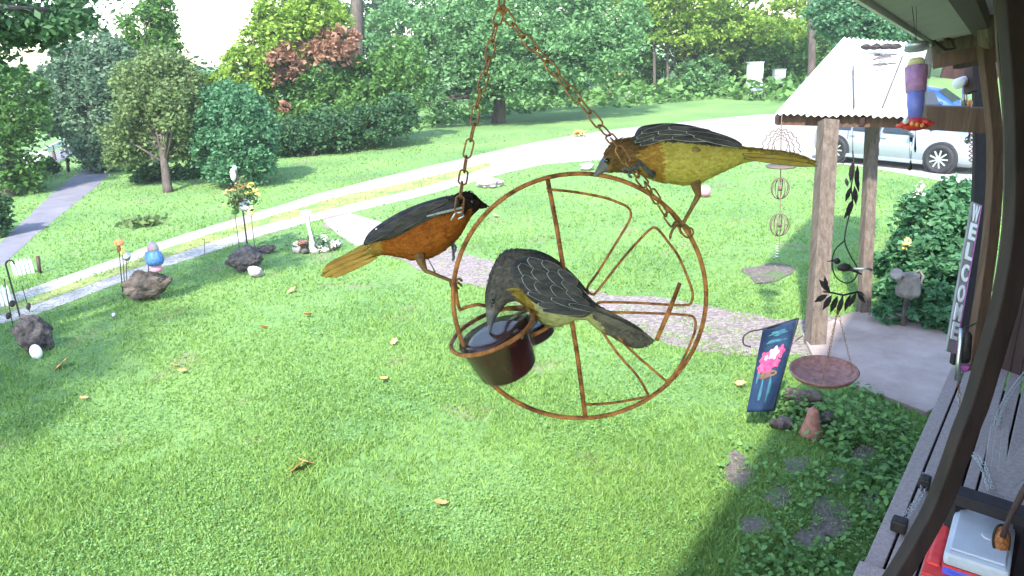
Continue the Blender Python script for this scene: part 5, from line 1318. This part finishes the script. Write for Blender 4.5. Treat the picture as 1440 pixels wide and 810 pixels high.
m = MB(); m.tube([P(1284, 386, D), P(1292, 380, D), P(1298, 388, D), P(1294, 402, D), P(1286, 408, D)], 2 * s, 8); m.build('handle', 'can_grey', t, smooth=True)
m = MB(); m.lathe([(.004, 0), (.03, 0), (.03, .2), (.03, .21), (.004, .21)], Matrix.Translation(V((c.x, c.y, 0))), 14)
stn = m.build('stone_stand', 'stone', t); stn.scale = (1, 1, max(.3, (c.z) / .21)); stn.location.z = -c.z; stn.data.transform(Matrix.Translation((0, 0, c.z)))

# wind spinner under the canopy eave
D = 7.6; s = D / 1000; c = P(1099, 166, D)
t = thing('wind_spinner', 'copper wire wind spinner with filigree arch and two round cages under the canopy corner', 'wind spinner', c)
m = MB(); m.tube([P(1100, 160, 7.9), c, P(1098, 232, D), P(1096, 345, D)], .7 * s, 5); m.build('wire', 'dull_wire', t)
m = MB()
for k, (rr, hh) in enumerate([(27, 32), (13, 24), (19, 28)]):
    pts = []
    for i in range(25):
        a = math.pi * i / 24; w_ = 1 + .07 * math.sin(i * 2.4)
        pts.append(P(1098 - rr * math.cos(a) * w_, 214 - hh * math.sin(a) * w_, D + .01 * k))
    m.tube(pts, .9 * s, 5)
for k in (-8, 0, 8):
    m.tube([P(1098 + k, 212, D), P(1098 + k * 1.3, 200, D), P(1098, 190 + abs(k) * .5, D)], .7 * s, 5)
m.build('filigree_arch', 'dull_wire', t, smooth=True)
m = MB(); m.lathe([(.003, 0), (20 * s, 3 * s), (21 * s, 5 * s), (5 * s, 2.5 * s), (.003, 3 * s)], Matrix.Translation(P(1098, 238, D)), 16); m.build('dish', 'dull_wire', t, smooth=True)
for (x, y, r_) in [(1097, 265, 13), (1096, 316, 14)]:
    m = MB(); c_ = P(x, y, D)
    for k in range(4):
        an = k * math.pi / 4 + .2; e = V((math.cos(an), math.sin(an), 0))
        m.tube([c_ + e * (r_ * s * (.95) * math.cos(a)) + Uf * (r_ * 1.15 * s * math.sin(a)) for a in [i * 2 * math.pi / 20 for i in range(20)]], .75 * s, 5, True)
    m.blob(c_, 3.5 * s, .1, 2, 3)
    m.build('wire_cage', 'dull_wire', t, smooth=True)
m = MB(); m.tube([P(1094, 342, D) + V((3 * s * math.cos(i * .8), 3 * s * math.sin(i * .8), -i * .5 * s)) for i in range(44)], .5 * s, 4); m.build('coil', 'steel', t, smooth=True)

# hanging dish with bird-on-branch ornament
D = 4.7; s = D / 1000
c = P(1158, 523, D)
t = thing('hanging_dish', 'round pinkish clay dish hanging on chains under a black bird and leaf ornament', 'bird bath', c)
ax = (UP * .93 - FW * -.0 - FW * .36 - RT * .1).normalized(); u_ = (RT - ax * RT.dot(ax)).normalized(); v_ = ax.cross(u_)
Mx = Matrix(((u_.x, v_.x, ax.x, c.x), (u_.y, v_.y, ax.y, c.y), (u_.z, v_.z, ax.z, c.z), (0, 0, 0, 1)))
tl = ax.dot(-FW)
m = MB(); m.lathe([(.003, -9 * s), (30 * s, -8.5 * s), (41 * s, -4 * s), (45 * s, 2 * s), (46 * s, 3.2 * s), (44 * s, 4.2 * s), (41 * s, 1 * s), (34 * s, -3.5 * s), (.003, -5 * s)], Mx, 40); m.build('dish', 'dish_clay', t, smooth=True)
tiny = link_me
def chn(a, b, sc, key=None):
    return chain(t, [a, a.lerp(b, .5), b], 23.5 * S * sc, mesh=link_me, sc=sc)
top_ = P(1178, 436, D)
for q in (P(1201, 530, D - .05), P(1154, 545, D - .16), P(1165, 503, D + .15)): chn(top_, q, 1.6)
m = MB(); m.tube([P(1197, -60, D), P(1198, 60, D), P(1200, 150, D), P(1199, 215, D)], .5 * s, 5); m.build('hanging_wire', 'iron', t)
m = MB(); st_ = [(1199, 212), (1201, 240), (1197, 262), (1199, 285), (1195, 300), (1190, 320), (1188, 340), (1196, 360), (1206, 378), (1202, 392), (1190, 398), (1176, 390), (1170, 372), (1174, 352), (1188, 338)]
m.tube([P(x, y, D) for x, y in smoothpath(st_, 4)], 1.0 * s, 6); m.tube([P(1158, 410, D), P(1172, 412, D), P(1186, 415, D), P(1208, 410, D)], 1.5 * s, 6)
m.tube([P(1186, 414, D), P(1181, 425, D), P(1178, 436, D)], 1.1 * s, 6); m.build('stem', 'iron', t, smooth=True)
def lf_(x0, y0, x1, y1, w):
    a, b = P(x0, y0, D - .01), P(x1, y1, D + rnd.uniform(-.03, .03)); d_ = (b - a); sd = d_.cross(FW).normalized() * w * s / 2
    m = MB(); pts = [a, a + d_ * .3 + sd * .9, a + d_ * .6 + sd, b, a + d_ * .6 - sd, a + d_ * .3 - sd * .9]
    m.prism(pts, FW, .006); m.build('leaf', 'iron', t)
for q in [(1199, 228, 1196, 256, 7), (1203, 240, 1208, 270, 6), (1202, 262, 1204, 288, 7), (1197, 262, 1189, 284, 6), (1200, 280, 1190, 306, 8), (1192, 262, 1190, 250, 5), (1198, 290, 1187, 308, 6), (1206, 232, 1206, 262, 5),
          (1168, 411, 1152, 393, 8), (1164, 414, 1145, 425, 8), (1170, 415, 1157, 436, 8), (1178, 416, 1168, 440, 8), (1186, 416, 1177, 444, 7), (1196, 414, 1188, 438, 7), (1204, 412, 1194, 432, 6), (1206, 412, 1217, 426, 6), (1206, 410, 1216, 416, 5), (1163, 410, 1160, 388, 6)]: lf_(*q)
m = MB(); m.blob(P(1188, 376, D), (11 * s, 4 * s, 6 * s), .1, 2, 1, ax=(RT, FW, UP)); m.blob(P(1177, 367, D), (5 * s, 3 * s, 4.5 * s), .05, 2, 1, ax=(RT, FW, UP)); m.tube([P(1174, 366, D), P(1163, 368, D)], [1.6 * s, .4 * s], 5); m.tube([P(1195, 378, D), P(1212, 386, D)], [3 * s, .8 * s], 6); m.build('bird_figure', 'iron', t, smooth=True)
m = MB(); m.tube([P(1200, 378, D), P(1222, 378, D - .02), P(1226, 380, D - .02)], 2 * s, 6); m.build('silver_clip', 'steel', t, smooth=True)

# hummingbird feeder at the porch eave
D = 3.4; s = D / 1000
c = P(1287, 176, D)
t = thing('hummingbird_feeder', 'clear tube hummingbird feeder with purple nectar and red flower base', 'bird feeder', c)
ax = (P(1289, 66, D) - c).normalized(); u_ = (RT - ax * RT.dot(ax)).normalized(); v_ = ax.cross(u_)
Mx = Matrix(((u_.x, v_.x, ax.x, c.x), (u_.y, v_.y, ax.y, c.y), (u_.z, v_.z, ax.z, c.z), (0, 0, 0, 1)))
m = MB(); m.lathe([(12 * s, 6 * s), (14 * s, 30 * s), (17 * s, 70 * s), (20 * s, 88 * s), (19 * s, 106 * s), (14 * s, 110 * s), (14 * s, 107 * s), (18 * s, 105 * s), (18.6 * s, 88 * s), (15.5 * s, 70 * s), (12.6 * s, 30 * s), (10.6 * s, 6 * s)], Mx, 28); m.build('reservoir', 'clear_plastic', t, smooth=True)
m = MB(); m.lathe([(.003, 6 * s), (8 * s, 6 * s), (11 * s, 30 * s), (11 * s, 46 * s), (.003, 46 * s)], Mx, 20); m.build('nectar', 'blue_plastic', t, smooth=True)
m = MB(); m.lathe([(.003, 47 * s), (13 * s, 47 * s), (14.5 * s, 82 * s), (.003, 82 * s)], Mx, 20); m.build('nectar', 'purple', t, smooth=True)
m = MB(); m.lathe([(.003, 83 * s), (12 * s, 83 * s), (9 * s, 93 * s), (.003, 93 * s)], Mx, 16); m.build('stopper', 'yellow', t, smooth=True)
m = MB(); m.lathe([(.003, 107 * s), (16 * s, 107 * s), (15 * s, 114 * s), (6 * s, 117 * s), (.003, 117 * s)], Mx, 20); m.build('cap', 'steel', t, smooth=True)
m = MB(); m.lathe([(.003, -7 * s), (10 * s, -6 * s), (17 * s, 0), (18 * s, 4 * s), (11 * s, 8 * s), (.003, 8 * s)], Mx, 24)
for k in range(8):
    a = k * math.pi / 4 + .3; m.blob(Mx @ V((math.cos(a) * 18 * s, math.sin(a) * 18 * s, 1 * s)), (6 * s, 6 * s, 3 * s), .15, 2, k)
m.build('flower_base', 'red', t, smooth=True)
m = MB(); m.blob(P(1274, 170, D - .06), (4.5 * s, 2 * s, 4.5 * s), .1, 2, 1); m.build('port', 'white', t, smooth=True)
m = MB()
for k in range(3): m.blob(P(1283 + 7 * k, 174 + k, D - .065), (3.4 * s, 2 * s, 3.4 * s), .1, 2, 1)
m.build('port', 'orange', t, smooth=True)
for (x, y0, y1) in [(1281, 182, 200), (1287, 182, 214)]:
    m = MB(); m.tube([P(x, y0, D), P(x, y0 + 8, D), P(x, y1 - 5, D), P(x, y1, D)], [.5 * s, .5 * s, 1.7 * s, .8 * s], 6); m.build('tassel', 'iron', t, smooth=True)
m = MB(); m.tube([P(1279, 182, D), P(1279, 222, D)], .25 * s, 4); m.lathe([(.0005, 16 * s), (3 * s, 4 * s), (3 * s, 2 * s), (.0005, 0)], Matrix.Translation(P(1279, 240, D)), 8); m.build('tassel', 'iron', t)
m = MB(); m.tube([P(1288, 60, D), P(1284, 20, D), P(1277, -30, D)], .4 * s, 5); m.tube([P(1289, 60, D), P(1289, 20, D), P(1284, -30, D)], .3 * s, 5); m.build('hanging_wire', 'iron', t)

# floodlight and chime by the porch corner
D = 5.9; s = D / 1000
t = thing('floodlight', 'white spotlight on a grey bracket above the brown porch beam', 'lamp', P(1358, 148, D))
a, b = P(1346, 118, D - .1), P(1366, 109, D)
m = MB(); m.tube([a, a.lerp(b, .05), a.lerp(b, .5), b], [6 * s, 7.5 * s, 6.5 * s, 4 * s], 16); m.build('lamp_head', 'lamp_white', t, smooth=True)
m = MB(); m.tube([P(1359, 116, D), P(1358, 150, D)], 3 * s, 8); m.tube([P(1354, 122, D), P(1353, 150, D)], 1.5 * s, 6); m.build('bracket', 'steel', t, smooth=True)
m = MB(); m.blob(P(1364, 145, D - .05), (3.5 * s, 3.5 * s, 5 * s), .05, 2, 1); m.build('bulb', 'dry_leaf', t, smooth=True)
D = 5.7; s = D / 1000
t = thing('wind_chime', 'small pinkish coiled wind chime hanging below the brown porch beam', 'wind chime', P(1365, 180, D))
m = MB(); m.tube([P(1365 + 2.5 * math.cos(i * .9), 178 + i * .9, D + 2.5 * s * math.sin(i * .9)) for i in range(56)], 1.0 * s, 5); m.build('coil', 'pale_pink', t, smooth=True)
m = MB(); m.blob(P(1362, 196, D), (5 * s, 3 * s, 6 * s), .3, 2, 1); m.build('charm', 'steel', t, smooth=True)

# WELCOME sign
D = 5.9
ctop, cbot = P(1372, 286, D), P(1335, 495, D - .12)
ay = (cbot - ctop).normalized()
axx = (RT * math.cos(math.radians(22)) + FW * math.sin(math.radians(22))); axx = (axx - ay * axx.dot(ay)).normalized()
nn = ay.cross(axx).normalized()
if nn.dot(FW) > 0: nn = -nn
t = thing('welcome_sign', 'tall narrow board reading WELCOME in white letters down the porch edge', 'sign', (ctop + cbot) / 2)
bw = .092
m = MB(); m.box((ctop + cbot) / 2, (bw, (cbot - ctop).length, .02), (axx, ay, nn)); m.build('board', 'siding', t, bevel=.003)
m = MB(); m.box((ctop + cbot) / 2 + axx * (bw / 2 + .009), (.016, (cbot - ctop).length, .026), (axx, ay, nn)); m.build('edge_strip', 'purple', t)
for ch, yy in zip('WELCOME', [302, 328, 356, 386, 415, 441, 467]):
    u = (yy - 286) / (495 - 286)
    cu = bpy.data.curves.new('letter', 'FONT'); cu.body = ch; cu.size = .19; cu.extrude = .004; cu.offset = .006; cu.align_x = 'CENTER'; cu.align_y = 'CENTER'; cu.resolution_u = 4
    to = bpy.data.objects.new('letter_src', cu); SC.collection.objects.link(to)
    dg = bpy.context.evaluated_depsgraph_get(); me = bpy.data.meshes.new_from_object(to.evaluated_get(dg)); bpy.data.objects.remove(to)
    me.name = 'letter'; me.materials.clear(); me.materials.append(M['white'])
    up_ = -ay; p = ctop.lerp(cbot, u) + nn * .0145
    wscale = .078 / max(.08, max(v.co.x for v in me.vertices) - min(v.co.x for v in me.vertices))
    mx = Matrix(((axx.x * wscale, up_.x, nn.x, p.x), (axx.y * wscale, up_.y, nn.y, p.y), (axx.z * wscale, up_.z, nn.z, p.z), (0, 0, 0, 1)))
    inst('letter', me, t, mx)

# hanging ornament on the post foot, chains and blocks on the deck
D = 4.6; s = D / 1000
t = thing('hanging_lantern', 'dark slim lantern with purple band hanging at the foot of the brown post', 'lantern', P(1352, 500, D))
m = MB(); m.lathe([(.003, 0), (8 * s, 0), (9 * s, 6 * s), (6 * s, 40 * s), (3 * s, 44 * s), (.003, 45 * s)], Matrix.Translation(P(1354, 508, D)), 14); m.build('shade', 'iron', t, smooth=True)
m = MB(); m.lathe([(.003, 0), (7 * s, 0), (7.5 * s, 8 * s), (.003, 8 * s)], Matrix.Translation(P(1355, 520, D)), 12); m.build('band', 'purple', t, smooth=True)
m = MB(); m.tube([P(1353, 462, D - .05), P(1351, 480, D - .06), P(1348, 505, D - .05), P(1347, 535, D - .04)], [4 * s, 3 * s, 3 * s, 4.5 * s], 10); m.build('handle', 'steel', t, smooth=True)
m = MB(); m.tube([P(1356, 462, D), P(1372, 455, 5.4)], 1.5 * s, 6); m.build('bracket', 'iron', t)
chain(t, [P(1347, 538, D - .04), P(1350, 565, 4.5), P(1346, 595, 4.4)], 23.5 * S * 2.2, mesh=link_me, sc=2.2, key='steel')
steel_link = link_me.copy(); steel_link.materials.clear(); steel_link.materials.append(M['steel']); steel_link.name = 'link'
def deck_chain(label, pts, zz, sc, blocks=()):
    q = [Z(x, y, zz) for x, y in pts]
    t = thing('tie_down_chain', label, 'chain', q[0], 'silver chains tied down on the porch')
    for k, st_ in enumerate((-1, 1)):
        chain(t, [a + V((.012 * st_, 0, .012)) for a in q], 23.5 * S * sc, mesh=steel_link, sc=sc, key='steel', twist0=k)
    for (x, y, rx, ry) in blocks:
        c_ = Z(x, y, zz); s = dep(c_) / 1000; m = MB(); m.box(c_ + V((0, 0, .02)), (rx * 2 * s, ry * 2.4 * s, .07), (hs, hd, Uf)); m.build('bracket', 'iron', t, bevel=.012)
    return t
deck_chain('silver chain running between two black brackets on the deck edge', [(1301, 668), (1296, 695), (1283, 715), (1268, 738)], .73, 2.2, [(1300, 682, 7, 8), (1264, 742, 10, 8)])
deck_chain('silver chain right of the near post ending at the black rail', [(1366, 640), (1380, 655), (1386, 672), (1392, 690)], 1.15, 1.9)
deck_chain('silver chain crossing the top right boards of the bench', [(1445, 522), (1425, 548), (1408, 575), (1400, 600)], 1.15, 1.9)
deck_chain('silver chain hanging past the far end of the deck planks', [(1348, 560), (1352, 580), (1347, 605)], .80, 2.0)

# cooler with a rusty tool lying on its lid
zl = 1.02
a, b, c_, d_ = Z(1347, 707, zl), Z(1432, 735, zl), Z(1419, 803, zl), Z(1326, 777, zl)
cc = (a + b + c_ + d_) / 4; X = ((b - a) + (c_ - d_)).normalized(); Y = Uf.cross(X)
wx = ((b - a).length + (c_ - d_).length) / 2; wy = ((a - d_).length + (b - c_).length) / 2
t = thing('cooler', 'red and blue cooler with a pale grey lid in the bottom right corner', 'cooler', V((cc.x, cc.y, .72)))
m = MB(); m.box(V((cc.x, cc.y, zl - .035)), (wx, wy, .07), (X, Y, Uf)); m.build('lid', 'grey_plastic', t, bevel=.02)
m = MB(); m.box(V((cc.x, cc.y, zl + .003)), (wx * .84, wy * .84, .012), (X, Y, Uf)); m.build('lid_panel', 'grey_plastic', t, bevel=.005)
m = MB(); m.box(V((cc.x, cc.y, zl - .0755)), (wx * 1.0, wy * 1.0, .011), (X, Y, Uf)); m.build('trim', 'red', t, bevel=.003)
m = MB(); m.box(V((cc.x, cc.y, (zl - .081 + .725) / 2)), (wx * .96, wy * .96, zl - .081 - .725), (X, Y, Uf)); m.build('body', 'blue_plastic', t, bevel=.015)
m = MB(); m.box(V((cc.x, cc.y, .86)) - X * (wx * .5 + .035), (.06, wy * .8, .10), (X, Y, Uf)); m.build('handle', 'red', t, bevel=.015)
m = MB(); m.lathe([(.003, 0), (.032, 0), (.034, .003), (.026, .005), (.003, .003)], Matrix.Translation(V((cc.x, cc.y, zl + .009)) + X * .03), 20); m.build('emblem', 'grey_plastic', t, smooth=True)
g = Z(1338, 822, .74)
t = thing('tote', 'red plastic tub partly hidden below the cooler', 'tub', g)
m = MB(); m.box(up_at(g, .80) + X * .02, (.26, .36, .16), (X, Y, Uf)); m.build('tub', 'red', t, bevel=.02)
m = MB(); m.box(up_at(g, .886) + X * .02, (.285, .385, .02), (X, Y, Uf)); m.build('rim', 'red', t, bevel=.006)
q = Z(1408, 760, zl + .04); s = dep(q) / 1000
t = thing('garden_tool', 'rusty orange tool head with brown handle resting on the cooler lid', 'tool', q)
up2 = (P(1413, 736, 3.4) - P(1404, 776, 3.4)).normalized()
m = MB(); m.blob(q, (10 * s, 9 * s, 21 * s), .12, 3, 5, ax=(RT, FW, UP)); m.build('head', 'orange_rust' if 'orange_rust' in M else 'rust', t, smooth=True)
m = MB(); m.tube([q + RT * math.cos(a_) * 11.5 * s + UP * math.sin(a_) * 22 * s for a_ in [i * math.pi / 12 for i in range(24)]], 1.8 * s, 8, True); m.build('guard', 'iron', t, smooth=True)
m = MB(); D = dep(q); m.tube([P(1410, 755, D - .06), P(1416, 738, D - .08), P(1426, 716, D - .1), P(1438, 694, D - .12), P(1470, 640, D - .2)], [4 * s, 3.5 * s, 4 * s, 5 * s, 5 * s], 10); m.build('handle', 'dark_wood', t, smooth=True)

# ================================================================== summer haze
mb = MB(); mb.box((15, 40, 19.2), (260, 220, 40.4))
hz = mb.build('haze', 'white', fixn=True)
hm = bpy.data.materials.new('haze'); hm.use_nodes = True
hn = hm.node_tree.nodes; hn.clear()
vo = hn.new('ShaderNodeVolumePrincipled'); vo.inputs['Color'].default_value = (.9, .95, 1, 1); vo.inputs['Density'].default_value = .0009; vo.inputs['Anisotropy'].default_value = .2
ho = hn.new('ShaderNodeOutputMaterial'); hm.node_tree.links.new(vo.outputs[0], ho.inputs['Volume'])
hz.data.materials.clear(); hz.data.materials.append(hm); tag(hz, 'thin pale summer haze over the yard', kind='stuff')
